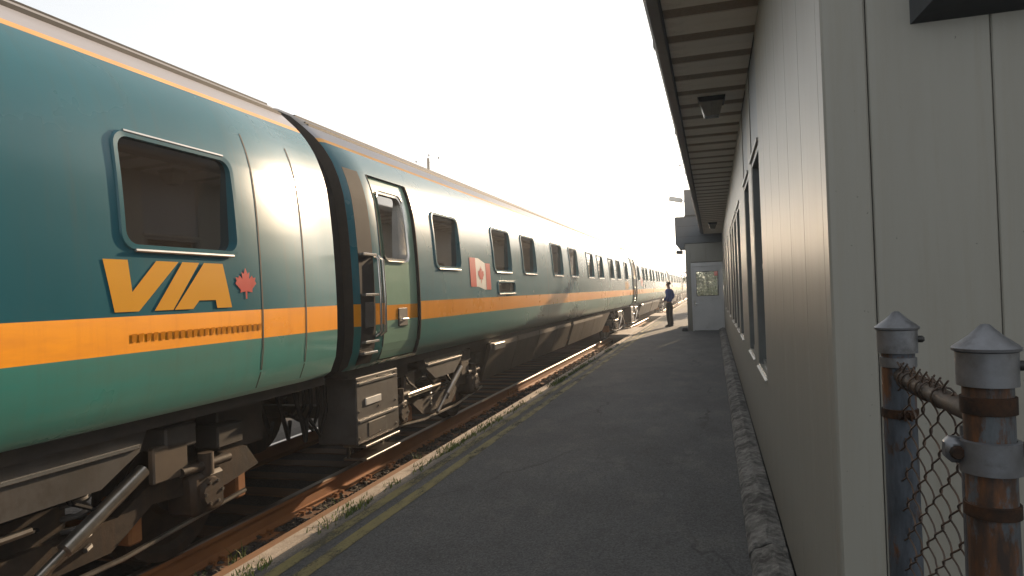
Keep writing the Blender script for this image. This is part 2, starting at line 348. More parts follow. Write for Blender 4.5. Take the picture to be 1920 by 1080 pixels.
mb = MB(); mb.box(-2.585, 9, -40, 260, -.74, 0)
platform = tag(mb.build('platform', M['asphalt']), kind='structure')
for x0, x1 in ((-2.49, -2.40), (-2.32, -2.225)):
    m2 = MB(); n = 150
    vs = []; fs = []
    for i in range(n + 1):
        y = 1 + 119 * (i / n) ** 1.6
        j = .006 * noise.noise(Vector((y * 1.3, x0 * 9, 0)))
        vs += [(x0 + j, y, .004), (x1 + j, y, .004)]
    for i in range(n): fs.append((2 * i, 2 * i + 1, 2 * i + 3, 2 * i + 2))
    m2.add(vs, fs); m2.build('painted_line', M['paint'], platform)
m2 = MB(); vs = []; fs = []
for k in range(32):
    a = 2 * PI * k / 32
    for r in (.115, .135): vs.append((-1.91 + r * math.cos(a), 7.33 + r * math.sin(a), .004))
for k in range(32): q = 2 * k; w = 2 * ((k + 1) % 32); fs.append((q, q + 1, w + 1, w))
m2.add(vs, fs); m2.build('painted_ring', surf_mat('faint chalk ring', (0.13, 0.125, 0.11), (0.09, 0.088, 0.08), .85, scale=30), platform)

# concrete coping along the platform edge, cast in lengths
coping = bpy.data.objects.new('platform_edge', None); COL.objects.link(coping); tag(coping, kind='structure')
y = -8.0; k = 0
while y < 120:
    L = 2.4 if y < 40 else 8.0
    n = 14 if y < 16 else 6
    m2 = MB(); prof = [(-2.583, -.30), (-2.583, .004), (-2.595, .018), (-2.69, .016), (-2.722, -.008), (-2.728, -.30)]
    vs = []; fs = []
    for i in range(n + 1):
        yy = y + .004 + (L - .008) * i / n
        for j, (x, z) in enumerate(prof):
            o = noise.noise(Vector((yy * 3.1, j * 1.7, 0))) * (.010 if 1 < j < 5 else .003)
            vs.append((x + o, yy, z + (o * .6 if 1 < j < 5 else 0)))
    m = len(prof)
    for i in range(n):
        for j in range(m - 1): fs.append((i * m + j, i * m + j + 1, (i + 1) * m + j + 1, (i + 1) * m + j))
    fs.append(tuple(range(m))); fs.append(tuple(range(n * m, n * m + m)))
    m2.add(vs, fs); m2.build('coping_stone', M['concrete'], coping); y += L

# timber baulk in front of the coping, near end only
m2 = MB(); vs = []; fs = []
prof = [(-2.735, -.33), (-2.735, -.045), (-2.745, -.036), (-2.865, -.045), (-2.878, -.06), (-2.882, -.33)]
for i in range(31):
    yy = -6 + 12.1 * i / 30
    for j, (x, z) in enumerate(prof):
        o = noise.noise(Vector((yy * 1.5, j * 3.3, 4))) * .006
        vs.append((x + (o if j > 2 else 0), yy, z + o * (0 < j < 5)))
for i in range(30):
    for j in range(5): fs.append((i * 6 + j, i * 6 + j + 1, (i + 1) * 6 + j + 1, (i + 1) * 6 + j))
fs.append(tuple(range(6))); fs.append(tuple(range(180, 186)))
m2.add(vs, fs)
tag(m2.build('timber_baulk', M['timber']), 'long flat rust brown timber laid along the concrete platform edge at the near end', 'timber')

mb = MB(); n = 60
vs = []; fs = []
for i in range(n + 1):
    yy = -12 + 190 * (i / n)
    for x, z in ((-9.5, -.74), (-7.2, -.70), (-6.0, BZ), (-2.60, BZ)): vs.append((x, yy, z))
for i in range(n):
    for j in range(3): fs.append((i * 4 + j, i * 4 + j + 1, i * 4 + j + 5, i * 4 + j + 4))
mb.add(vs, fs); tag(mb.build('ballast_bed', M['bed']), kind='structure')

# loose stones
def stone_shapes(n):
    out = []
    for k in range(n):
        bm = bmesh.new(); bmesh.ops.create_icosphere(bm, subdivisions=1, radius=1)
        s = Vector((random.uniform(.7, 1.2), random.uniform(.6, 1.1), random.uniform(.5, .85)))
        for v in bm.verts:
            q = v.co * (1 + .35 * noise.noise(v.co * 1.3 + Vector((k * 7, 0, 0))))
            v.co = Vector((q.x * s.x, q.y * s.y, q.z * s.z))
        bm.verts.index_update()
        out.append(([v.co.copy() for v in bm.verts], [[v.index for v in f.verts] for f in bm.faces])); bm.free()
    return out
SH = stone_shapes(8)
mb = MB()
for (x0, x1, y0, y1, dens, r0, r1) in ((-3.62, -2.70, 1.5, 9, 620, .017, .036), (-3.62, -2.70, 9, 18, 430, .02, .038), (-3.62, -2.70, 18, 34, 160, .024, .042)):
    for _ in range(int((x1 - x0) * (y1 - y0) * dens)):
        v, f = random.choice(SH); r = random.uniform(r0, r1)
        px, py = random.uniform(x0, x1), random.uniform(y0, y1)
        rot = Matrix.Rotation(random.uniform(0, 6.28), 3, 'Z') @ Matrix.Rotation(random.uniform(-.6, .6), 3, 'X')
        pile = .045 * max(0, (px + 3.35) / .6) + .02 * noise.noise(Vector((px * 3, py * 1.2, 0)))
        c = Vector((px, py, BZ + random.uniform(-.3, .6) * r + pile))
        mb.add([rot @ (p * r) + c for p in v], f)
tag(mb.build('ballast', M['ballast']), 'dark crushed stone ballast between the platform edge and the rail', 'ballast', kind='stuff')

track = thing('railway_track', 'rusty railway track on timber sleepers running under the train', 'railway track', (TX, 0, RZ))
for sgn in (1, -1):
    prof = [(-.07, -.172), (.07, -.172), (.07, -.160), (.012, -.140), (.009, -.045), (.034, -.036), (.036, -.008), (.026, 0), (-.026, 0), (-.036, -.008), (-.034, -.036), (-.009, -.045), (-.012, -.140), (-.07, -.160)]
    m2 = MB(); ys = [-12, 11.9, 11.906, 60, 200]
    for a, b in ((-12, 11.9), (11.908, 200)):
        nn = len(prof); vs = [(sgn * .75 + p[0], a, p[1]) for p in prof] + [(sgn * .75 + p[0], b, p[1]) for p in prof]
        m2.m = 0; m2.add(vs, [tuple(range(nn)), tuple(range(nn, 2 * nn))])
        for i in range(nn):
            m2.m = 1 if i in (7, 6, 8) else 0
            m2.add([vs[i], vs[(i + 1) % nn], vs[nn + (i + 1) % nn], vs[nn + i]], [(0, 1, 2, 3)])
    m2.build('rail', [M['rail'], M['railhead']], track)
m2 = MB(); m2.cbox(.765, .785, 11.6, 12.2, -.135, -.05, .004)
for yy in (11.68, 11.83, 11.98, 12.13): m2.lathe([(0, .016), (.017, .016), (.017, 0)], (.785, yy, -.092), 'x', 6)
m2.build('fish_plate', M['rail'], track)
tmesh = [None] * 4
for k in range(4):
    m2 = MB(); bm = bmesh.new(); bmesh.ops.create_cube(bm, size=1)
    bmesh.ops.subdivide_edges(bm, edges=[e for e in bm.edges if abs((e.verts[0].co - e.verts[1].co).x) > .5], cuts=5)
    for v in bm.verts:
        v.co = Vector((v.co.x * 2.36 + .04 * random.uniform(-1, 1) * (abs(v.co.x) > .49), v.co.y * .225, v.co.z * .16))
        v.co += Vector((0, noise.noise(v.co * 2 + Vector((k * 5, 0, 0))) * .012, noise.noise(v.co * 2.4 + Vector((0, k * 5, 3))) * .010))
    bm.verts.index_update(); m2.add([v.co for v in bm.verts], [[v.index for v in f.verts] for f in bm.faces]); bm.free()
    tmesh[k] = m2.mesh('sleeper', M['tie'])
pm = MB(); pm.cbox(-.19, .16, -.09, .09, 0, .014, .004)
for sx, sy in ((.105, -.05), (.105, .05), (-.12, .05), (-.12, -.05)):
    pm.box(sx - .009, sx + .009, sy - .009, sy + .009, .01, .04); pm.box(sx - .03 * (1 if sx > 0 else -1) - .012, sx + .012, sy - .014, sy + .014, .034, .048)
pmesh = pm.mesh('tie_plate', M['rail'])
yy = -2.0; k = 0
while yy < 74:
    o = link(bpy.data.objects.new('sleeper', tmesh[k % 4]), track); o.location = (random.uniform(-.03, .03), yy, -.252); o.rotation_euler = (0, 0, random.uniform(-.012, .012))
    if yy < 30:
        p = link(bpy.data.objects.new('tie_plate', pmesh), o); p.location = (.75 - o.location.x, 0, .066)
    yy += .55 + random.uniform(-.02, .02); k += 1

# concrete crossing slabs between the platform edge and the rail
for nm, a, b, lab in (('crossing_slab', 23.4, 27.8, 'pale pinkish concrete crossing slab beside the track just before the standing man'),
                      ('crossing_slab', 38.2, 42.5, 'farther pale concrete crossing slab beside the track beyond the standing man')):
    m2 = MB(); m2.cbox(-3.47, -2.72, a, b, -.16, -.02, .012)
    m2.box(-3.40, -2.80, a + .3, a + .5, -.34, -.16); m2.box(-3.40, -2.80, b - .5, b - .3, -.34, -.16)
    tag(m2.build(nm, M['slab']), lab, 'concrete slab')

# ------------------------------------------------------------------ train
CARL, PITCHL = 21.20, 21.48
PROF = [(1.22, 1.055), (1.285, 1.10), (1.335, 1.22), (1.358, 1.38), (1.364, 1.60), (1.362, 1.80), (1.356, 2.00), (1.346, 2.20), (1.330, 2.40),
        (1.305, 2.60), (1.265, 2.75), (1.205, 2.90), (1.125, 3.03), (1.03, 3.14), (.92, 3.24), (.80, 3.34), (.60, 3.44), (.30, 3.52), (0.0, 3.545)]
def sx(z):
    for (x0, z0), (x1, z1) in zip(PROF, PROF[1:]):
        if z <= z1: return x0 + (x1 - x0) * max(0, (z - z0)) / (z1 - z0)
    return 0.0
def sxs(z):   # smoothed
    return (sx(z - .05) + 2 * sx(z) + sx(z + .05)) / 4 if 1.25 < z < 3.2 else sx(z)
WIN = [(1.82, 2.62), (3.95, 4.85), (5.52, 6.40), (7.70, 8.65), (9.40, 10.30), (11.58, 12.50), (13.18, 14.13), (15.30, 16.28), (16.95, 17.90), (19.06, 19.96)]
WZ0, WZ1 = 2.015, 2.625
HATCH = (4.07, 4.95, 1.695, 1.855)
DOOR = (.50, 1.33); DWIN = (.60, 1.13)
B0, B1, C0, C1 = 1.444, 1.639, 3.085, 3.125       # stripe edges, cantrail edges

def side_strip(name, z0, z1, mat, holes, parent, sides=(1, -1), y0=0.0, y1=CARL):
    """body side between two heights with rectangular holes on the platform side"""
    mb = MB()
    zb = sorted(set([round(z0, 4), round(z1, 4)] + [round(z, 4) for _, z in PROF if z0 < z < z1] + [round(h[i], 4) for h in holes for i in (2, 3) if z0 < h[i] < z1]))
    zz = [zb[0]]
    for a in zb[1:]:
        while a - zz[-1] > .09: zz.append(zz[-1] + .07)
        zz.append(a)
    for s in sides:
        hs = holes if s == 1 else []
        yb = sorted(set([y0, y0 + .05, y1 - .05, y1] + [h[i] for h in hs for i in (0, 1)]))
        def P(y, z):
            e = min(y, CARL - y); ins = .035 * max(0, 1 - e / .05)
            return (s * (sxs(z) - ins), y, z)
        for a, b in zip(yb, yb[1:]):
            for c, d in zip(zz, zz[1:]):
                if any(h[0] <= a + 1e-6 and h[1] >= b - 1e-6 and h[2] <= c + 1e-6 and h[3] >= d - 1e-6 for h in hs): continue
                mb.add([P(a, c), P(b, c), P(b, d), P(a, d)], [(0, 1, 2, 3)])
    me = mb.mesh(name, mat)
    bm = bmesh.new(); bm.from_mesh(me); bmesh.ops.remove_doubles(bm, verts=bm.verts, dist=.0008)
    bmesh.ops.recalc_face_normals(bm, faces=bm.faces)
    for f in bm.faces:
        c = f.calc_center_median()
        if f.normal.x * c.x < 0: f.normal_flip()
    bm.to_mesh(me); bm.free(); me.polygons.foreach_set('use_smooth', [True] * len(me.polygons))
    return link(bpy.data.objects.new(name, me), parent)

def rrect(y0, y1, z0, z1, r, n=5):
    pts = []
    for cy, cz, a0 in ((y1 - r, z1 - r, 0), (y0 + r, z1 - r, 90), (y0 + r, z0 + r, 180), (y1 - r, z0 + r, 270)):
        for k in range(n + 1):
            a = math.radians(a0 + 90 * k / n); pts.append((cy + r * math.cos(a), cz + r * math.sin(a)))
    return pts
def ring_on_side(y0, y1, z0, z1, grow, r, proud=.012, depth=.09):
    """frame ring that follows the body side"""
    mb = MB(); a = rrect(y0, y1, z0, z1, r); b = rrect(y0 - grow, y1 + grow, z0 - grow, z1 + grow, r + grow * .45)
    # subdivide the long edges
    def dens(p):
        out = []
        for i, q in enumerate(p):
            w = p[(i + 1) % len(p)]; out.append(q); d = math.dist(q, w)
            for t in range(1, 6 if d > .2 else 1): out.append((q[0] + (w[0] - q[0]) * t / 6, q[1] + (w[1] - q[1]) * t / 6))
        return out
    a, b = dens(a), dens(b); n = len(a)
    rows = [[(sxs(z) - depth, y, z) for y, z in a], [(sxs(z) + proud, y, z) for y, z in a],
            [(sxs(z) + proud, y + (by - y) * .8, z + (bz - z) * .8) for (y, z), (by, bz) in zip(a, b)], [(sxs(z) - .004, y, z) for y, z in b]]
    vs = [p for r_ in rows for p in r_]
    fs = [(i * n + k, i * n + (k + 1) % n, (i + 1) * n + (k + 1) % n, (i + 1) * n + k) for i in range(3) for k in range(n)]
    return mb.add(vs, fs)
def pane_on_side(y0, y1, z0, z1, inset=.012, g=.012):
    mb = MB(); nz = 8; vs = []; fs = []
    for i in range(nz + 1):
        z = z0 - g + (z1 - z0 + 2 * g) * i / nz
        x = sxs(z1) - inset + (sxs(z0) - sxs(z1)) * .25 * (1 - i / nz); vs += [(x, y0 - g, z), (x, y1 + g, z)]
    for i in range(nz): fs.append((2 * i, 2 * i + 1, 2 * i + 3, 2 * i + 2))
    return mb.add(vs, fs)
def decal(poly, off=.004):
    """flat film shape following the side; poly in (y, z)"""
    bm = bmesh.new()
    f = bm.faces.new([bm.verts.new((0, y, z)) for y, z in poly])
    bmesh.ops.triangulate(bm, faces=[f])
    zs = [p[1] for p in poly]; a, b = min(zs), max(zs); k = a + .045
    while k < b - .01:
        bmesh.ops.bisect_plane(bm, geom=list(bm.verts) + list(bm.edges) + list(bm.faces), plane_co=(0, 0, k), plane_no=(0, 0, 1)); k += .045
    for v in bm.verts: v.co.x = sxs(v.co.z) + off
    bm.verts.index_update()
    mb = MB(); mb.add([v.co for v in bm.verts], [[v.index for v in f.verts] for f in bm.faces]); bm.free(); return mb

def leaf_poly(cy, cz, s):
    h = [(0, 1), (.18, .62), (.38, .74), (.32, .30), (.60, .52), (.66, .36), (.95, .40), (.86, .16), (1.0, .02), (.52, -.38), (.58, -.55), (.08, -.48), (.06, -.95)]
    pts = h + [(-x, y) for x, y in h[::-1] if x > 0.001]
    return [(cy + x * s, cz + y * s) for x, y in pts]

def make_car():
    root = thing('passenger_car', '', 'train car', (TX, 0, RZ))
    holes = [(a, b, WZ0, WZ1) for a, b in WIN]
    dh = (DOOR[0], DOOR[1], 1.10, 2.86)
    hatch = HATCH
    side_strip('lower_side_panel', 1.055, B0, M['green'], [(dh[0], dh[1], 1.10, B0)], root)
    side_strip('waist_stripe', B0, B1, M['orange'], [(dh[0], dh[1], B0, B1)], root)
    side_strip('upper_side_panel', B1, C0, M['teal'], holes + [hatch, (dh[0], dh[1], B1, 2.86)], root)
    side_strip('cantrail_stripe', C0, C1, M['cant'], [], root)
    side_strip('roof_cove', C1, 3.25, M['mauve'], [], root)
    side_strip('roof', 3.25, 3.545, M['roof'], [], root)
    for s in (1, -1):
        for z, w in ((3.262, .010), (3.285, .008), (3.36, .008)):
            m2 = MB(); m2.box(s * (sxs(z)) - .012, s * (sxs(z)) + .012, .06, CARL - .06, z - w, z + w); m2.build('roof_gutter', M['under'], root)
    # ends and floor
    endp = [(x - .04 if x > .05 else 0, z) for x, z in PROF]
    poly = endp + [(-x, z) for x, z in endp[::-1][1:]]
    for a in (.004, CARL - .02): m2 = MB(); m2.prism(poly, 'y', a, a + .016); m2.build('end_wall', M['under'], root)
    m2 = MB(); m2.box(-1.21, 1.21, .03, CARL - .03, .985, 1.053); m2.build('solebar', M['under'], root)
    # gangway bellows at the far end, ribbed
    m2 = MB(); vs = []; fs = []; npf = 0
    for i in range(13):
        y = CARL - .005 + (PITCHL - CARL + .04) * i / 12 - .015; k = .095 if i % 2 else .115
        loop = [(max(0, x - k * 1.3), z - (k * .9 if x < .9 else k * .4)) for x, z in PROF]
        loop = [(p[0], y, p[1]) for p in loop] + [(-p[0], y, p[1]) for p in loop[::-1][1:]]
        npf = len(loop); vs += loop
    for i in range(12):
        for j in range(npf - 1): fs.append((i * npf + j, i * npf + j + 1, (i + 1) * npf + j + 1, (i + 1) * npf + j))
    m2.add(vs, fs); m2.build('gangway_bellows', M['rubber'], root)
    # windows
    for i, (a, b) in enumerate(WIN):
        w = ring_on_side(a + .01, b - .01, WZ0 + .01, WZ1 - .01, .034, .075).build('window', M['teal'], root, True)
        p = pane_on_side(a, b, WZ0, WZ1).build('pane', M['glass'], w, True)
        for zt in (WZ0 - .022, WZ1 + .020): t = MB(); t.tube([(sxs(zt) + .014, a + .06, zt), (sxs(zt) + .014, b - .06, zt)], .010, 6); t.build('window_trim', M['trim'], w, True)
    h = ring_on_side(hatch[0] + .01, hatch[1] - .01, hatch[2] + .01, hatch[3] - .01, .03, .04).build('destination_window', M['teal'], root, True)
    pane_on_side(*hatch).build('pane', M['glass'], h, True)
    t = MB(); t.tube([(sxs(hatch[2] - .018) + .012, y, hatch[2] - .018) for y in (hatch[0] + .03, hatch[1] - .03)], .009, 6); t.build('window_trim', M['trim'], h, True)
    # near-end entrance door, set back in its opening
    m2 = MB()
    cz = [1.104 + (2.856 - 1.104) * i / 24 for i in range(25)]
    for zs, mi in ((1.104, 0),):
        for c, d in zip(cz, cz[1:]):
            for a, b in ((DOOR[0] + .004, DWIN[0]), (DWIN[0], DWIN[1]), (DWIN[1], DOOR[1] - .004)):
                if a == DWIN[0] and c > 1.98 and d < 2.72: continue
                mid = (c + d) / 2; m2.m = 1 if B0 < mid < B1 else 0
                m2.add([(sxs(c) - .03, a, c), (sxs(c) - .03, b, c), (sxs(d) - .03, b, d), (sxs(d) - .03, a, d)], [(0, 1, 2, 3)])
    door = m2.build('door', [M['palegreen'], M['orange']], root, True)
    zlo = min(c for c, d in zip(cz, cz[1:]) if c > 1.98 and d < 2.72); zhi = max(d for c, d in zip(cz, cz[1:]) if c > 1.98 and d < 2.72)
    r = ring_on_side(DWIN[0] + .015, DWIN[1] - .015, zlo + .015, zhi - .015, .03, .07, -.022, .15); r.build('door_window_frame', M['trim'], door, True)
    pane_on_side(DWIN[0], DWIN[1], zlo, zhi, .045).build('pane', M['glass'], door, True)
    for a, b, c, d in ((DOOR[0] - .012, DOOR[0] + .002, 1.10, 2.86), (DOOR[1] - .002, DOOR[1] + .012, 1.10, 2.86)):
        m2 = MB()
        for u, v in zip(cz, cz[1:]): m2.add([(sxs(u) - .06, a, u), (sxs(u) + .004, a, u), (sxs(v) + .004, a, v), (sxs(v) - .06, a, v), (sxs(u) - .06, b, u), (sxs(u) + .004, b, u), (sxs(v) + .004, b, v), (sxs(v) - .06, b, v)], [(0, 1, 2, 3), (4, 5, 6, 7), (1, 2, 6, 5)])
        m2.build('door_seal', M['rubber'], door)
    m2 = MB(); m2.cbox(sxs(1.5) - .038, sxs(1.5) - .018, .86, 1.06, 1.40, 1.58, .006); m2.build('door_handle_recess', M['boxgrey'], door)
    m2 = MB(); m2.tube([(sxs(1.5) - .012, .89, 1.47), (sxs(1.5) + .004, .90, 1.47), (sxs(1.5) + .004, 1.02, 1.47), (sxs(1.5) - .012, 1.03, 1.47)], .008, 6); m2.build('door_handle', M['trim'], door, True)
    # grab rails either side of the vestibule and black film painted in for the dark end gap
    for y in (.36, .45):
        m2 = MB(); m2.tube([(sxs(1.35) - .01, y, 1.34), (sxs(1.4) + .045, y, 1.38), (sxs(1.7) + .045, y, 1.70), (sxs(2.05) + .04, y, 2.04), (sxs(2.1) - .01, y, 2.08)], .014, 8)
        m2.build('grab_rail', M['trim'], root, True)
    m2 = decal([(.06, 1.10), (.33, 1.10), (.33, 2.86), (.06, 2.86)], .003); m2.build('dark_gap_film', M['rubber'], root)  # flat black film gives the flush side the shade of a recess
    for z in (1.20, 1.30, 1.72, 2.08): m2 = MB(); m2.cbox(sxs(z) - .01, sxs(z) + .05, .08, .33, z - .012, z + .012, .004); m2.build('end_step', M['trim'], root)
    m2 = MB(); m2.cbox(1.30, 1.37, .13, .30, 1.42, 1.66, .01); m2.build('tail_lamp', M['boxgrey'], root)
    # far-end door: flush, seen only by its seams
    for y in (CARL - 1.02, CARL - .50):
        m2 = decal([(y, 1.10), (y + .014, 1.10), (y + .014, 2.86), (y, 2.86)], .002); m2.build('door_seam', M['under'], root)
    # long panel seams
    for y in (7.2, 14.7): decal([(y, 1.08), (y + .01, 1.08), (y + .01, 3.07), (y, 3.07)], .002).build('panel_seam', M['under'], root)
    # lettering: slanted V I A and the leaf, near the far end
    y0, y1, z0, z1 = 18.90, 19.87, 1.664, 1.940
    def U(p): return [(y0 + u * (y1 - y0), z0 + v * (z1 - z0)) for u, v in p]
    lg = bpy.data.objects.new('lettering', None); link(lg, root)
    V_ = [(.02, 1), (.18, 1), (.20, .38), (.38, 1), (.55, 1), (.24, 0), (.08, 0)]
    I_ = [(.34, 0), (.49, 0), (.70, 1), (.59, 1), (.55, .98)]
    A_ = [(.50, 0), (.65, 0), (.705, .18), (.85, .18), (.86, 0), (1.0, 0), (.93, 1), (.76, 1)]
    I_ = [(.35, 0), (.49, 0), (.72, 1), (.58, 1)]
    decal(U(V_), .004).build('letter', M['logo'], lg); decal(U(I_), .005).build('letter', M['logo'], lg); decal(U(A_), .006).build('letter', M['logo'], lg)
    decal(leaf_poly(20.02, 1.815, .105), .004).build('leaf_emblem', M['red'], root)
    for k in range(22):
        a = 19.08 + k * .05 + random.uniform(-.004, .004)
        decal([(a, 1.500), (a + random.uniform(.02, .036), 1.500), (a + .034, 1.545), (a, 1.545)], .003).build('faded_mark', M['orange_dark'], root)
    # flag: two red bars, white wave, leaf
    fy0, fy1, fz0, fz1 = 2.92, 3.74, 1.745, 2.165
    def F(p): return [(fy0 + u * (fy1 - fy0), fz0 + v * (fz1 - fz0)) for u, v in p]
    fl = decal(F([(0, .10), (.30, .10), (.36, .10), (.68, 0), (1, 0), (1, .86), (.74, .86), (.42, 1), (0, 1)]), .003).build('flag_emblem', M['white'], root)
    decal(F([(0, .10), (.27, .10), (.27, 1), (0, 1)]), .005).build('red_bar', M['red'], fl)
    decal(F([(.76, 0), (1, 0), (1, .86), (.76, .86)]), .005).build('red_bar', M['red'], fl)
    decal(leaf_poly(fy0 + .51 * (fy1 - fy0), fz0 + .48 * (fz1 - fz0), .12), .006).build('leaf_emblem', M['red'], fl)
    # underframe
    m2 = MB(); m2.box(-.85, .85, 4.2, CARL - 4.2, .50, .984); m2.build('underframe_core', M['under'], root)
    for s, (a, b) in ((1, (4.10, 5.55)), (1, (5.57, 7.02)), (1, (7.04, 8.50)), (1, (8.52, 9.95)), (1, (10.25, 11.7)), (1, (11.72, 13.2)), (1, (13.22, 14.6))):
        m2 = MB(); pr = [(1.20, .975), (1.17, .975), (1.02, .44), (1.05, .43), (1.205, .90)]
        m2.prism(pr, 'y', a, b); m2.build('skirt_panel', M['skirt'], root)
    m2 = MB(); m2.add([(1.20, 14.62, .975), (1.20, 16.15, .975), (1.05, 15.3, .44), (1.05, 14.62, .44), (1.17, 14.62, .975), (1.17, 16.15, .975), (1.02, 15.3, .44), (1.02, 14.62, .44)],
                      [(0, 1, 2, 3), (4, 7, 6, 5), (0, 4, 5, 1), (1, 5, 6, 2), (2, 6, 7, 3), (3, 7, 4, 0)]); m2.build('skirt_end_panel', M['skirt'], root)
    m2 = MB(); m2.box(-1.2, -1.17, 4.1, 15.6, .44, .975); m2.build('skirt_panel', M['skirt'], root)
    m2 = MB(); m2.cbox(1.12, 1.26, 4.15, 4.65, .86, .96, .01); m2.build('lifting_bracket', M['trim'], root)
    for fl_ in (0, 1):
        def Y(v): return v if fl_ == 0 else CARL - v
        def bx(a, b): return min(Y(a), Y(b)), max(Y(a), Y(b))
        a, b = bx(.20, 1.05)
        if fl_: a, b = bx(.55, 1.05)
        m2 = MB(); m2.cbox(.80, 1.21 - .22 * fl_, a, b, .36 + .28 * fl_, .975, .012); eb = m2.build('equipment_or_blocker_box', M['under'] if fl_ else M['boxgrey'], root)
        if not fl_: a, b = bx(.36, .66); m2 = MB(); m2.cbox(1.208, 1.222, a, b, .70, .765, .003); m2.build('number_plate', M['white'], eb)
        a, b = bx(.24, 1.02)
        for z in (.56, .90) if not fl_ else (): m2 = MB(); m2.box(1.205, 1.222, a, b, z, z + .018); m2.build('box_rib', M['trim'], eb)
        a, b = bx(.30, 1.0)
        for z in (.20, .32) if not fl_ else ():
            m2 = MB(); m2.cbox(1.00, 1.24, a, b, z, z + .022, .004); m2.build('footstep', M['steel'], root)
        for y in bx(.32, .98) if not fl_ else (): m2 = MB(); m2.box(1.03, 1.06, y - .015, y + .015, .20, .37); m2.build('step_hanger', M['under'], root)
        if not fl_:
            m2 = MB(); a, b = bx(.40, .75); m2.cbox(1.19, 1.216, a, b, .40, .54, .006); m2.build('box_lid', M['under'], eb)
            for yy_ in (.24, .62, .98):
                for zz_ in (.42, .66, .94): m2 = MB(); m2.lathe([(0, .010), (.010, .010), (.011, 0)], (1.208, yy_, zz_), 'x', 6); m2.build('bolt', M['steel'], eb)
        for q in range(5):
            y_ = Y(.10 + .07 * q); m2 = MB(); e_ = -1 if fl_ == 0 else 1
            m2.tube([(.95 - .12 * q, y_, .97), (.99 - .12 * q, y_ + e_ * .05, .70), (.97 - .12 * q, y_ + e_ * .13, .50 + .03 * q), (.93 - .12 * q, y_ + e_ * .22, .66)], .018, 7); m2.build('brake_hose', M['rubber'], root, True)
        a, b = bx(-.10, 1.05); m2 = MB(); m2.cbox(-1.21, -.80, a, b, .10, .975, .012); m2.build('equipment_or_blocker_box', M['under'], root)  # unseen far-side box, added to block light showing beneath the coupling
        # coupler
        m2 = MB(); a, b = bx(-.20, .9); m2.cbox(-.16, .16, a, b, .72, .96, .03); m2.build('coupler', M['bogie'], root)
        c = 2.45 if fl_ == 0 else CARL - 2.45
        # bogie
        m2 = MB()
        for s in (1, -1):
            x0, x1 = s * .93, s * 1.05
            x0, x1 = min(x0, x1), max(x0, x1)
            pr = [(c - 1.75, .50), (c - 1.62, .66), (c - .85, .68), (c - .5, .50), (c + .5, .50), (c + .85, .68), (c + 1.62, .66), (c + 1.75, .50), (c + 1.40, .44), (c + .75, .50), (c + .45, .32), (c - .45, .32), (c - .75, .50), (c - 1.40, .44)]
            m2.prism(pr, 'x', x0, x1)
        m2.box(-1.0, 1.0, c - .22, c + .22, .36, .66); m2.box(-.95, .95, c - 1.72, c - 1.60, .5, .62); m2.box(-.95, .95, c + 1.60, c + 1.72, .5, .62)
        bg_ = m2.build('bogie', M['bogie'], root)
        for w in (-1.15, 1.15):
            for s in (1, -1):
                m3 = MB(); pr = [(0, -.045), (.10, -.045), (.13, -.06), (.16, -.03), (.36, -.02), (.40, -.055), (.455, -.055), (.455, .05), (.48, .065), (.48, .085), (.40, .085), (.15, .06), (0, .06)]
                m3.lathe([(r, -h * s) for r, h in pr], (s * .75, c + w, .462), 'x', 28); m3.build('wheel', M['bogie'], bg_, True)
                m3 = MB(); m3.lathe([(.452, -.055 * s * -1), (.4535, .055 * s * -1)], (s * .752, c + w, .462), 'x', 28)
                m3 = MB(); m3.cbox(min(s * .90, s * 1.13), max(s * .90, s * 1.13), c + w - .15, c + w + .15, .33, .60, .03); m3.lathe([(0, .03 * s), (.09, .03 * s), (.10, 0)], (s * 1.13, c + w, .465), 'x', 16)
                m3.build('axle_box', M['bogie'], bg_, True)
            m3 = MB(); m3.tube([(-.72, c + w, .462), (.72, c + w, .462)], .075, 12); m3.build('axle', M['bogie'], bg_, True)
        for s in (1, -1):
            for d in (-.27, .27):
                m3 = MB(); pts = [(s * 1.0 + .07 * math.cos(t * .62), c + d + .07 * math.sin(t * .62), .40 + .40 * t / 60) for t in range(61)]
                m3.tube(pts, .016, 6); m3.build('coil_spring', M['boxgrey'], bg_, True)
        m3 = MB(); m3.prism([(c - .62, .985), (c + .62, .985), (c + .56, .86), (c + .30, .72), (c - .30, .72), (c - .56, .86)], 'x', 1.06, 1.16); m3.build('bolster_bracket', M['boxgrey'], bg_)
        for q, (d, z_) in enumerate(((-1.45, .80), (-1.05, .90), (.95, .86), (1.4, .78))):
            m3 = MB(); m3.cbox(.90, 1.10, c + d - .13, c + d + .13, z_ - .07, z_ + .08, .012); m3.build('junction_box', M['under'] if q % 2 else M['boxgrey'], bg_)
        for q in range(4):
            m3 = MB(); o_ = -1.6 + .55 * q
            m3.tube([(1.02 + .02 * q, c + o_, .96), (1.12, c + o_ + .10, .78 - .03 * q), (1.10, c + o_ + .32, .70 - .04 * q), (1.02, c + o_ + .55, .58)], .013, 6); m3.build('hose', M['rubber'], bg_, True)
        for d in (-1.15, 1.15):
            m3 = MB()
            for q in range(6): m3.lathe([(0, .014), (.011, .014), (.012, 0)], (1.155, c + d + .075 * math.cos(q * PI / 3), .465 + .075 * math.sin(q * PI / 3)), 'x', 6)
            m3.build('axle_bolts', M['steel'], bg_)['kind'] = 'stuff'
            m3 = MB(); m3.tube([(1.10, c + d - .22, .64), (1.10, c + d + .22, .64)], .03, 10); m3.tube([(1.10, c + d, .58), (1.10, c + d, .72)], .05, 10); m3.build('primary_spring', M['bogie'], bg_, True)
        m3 = MB(); m3.lathe([(0, .26), (.10, .26), (.115, .24), (.115, -.24), (.10, -.26), (0, -.26)], (.92, c - .62, .80), 'y', 16); m3.build('air_tank', M['bogie'], bg_, True)
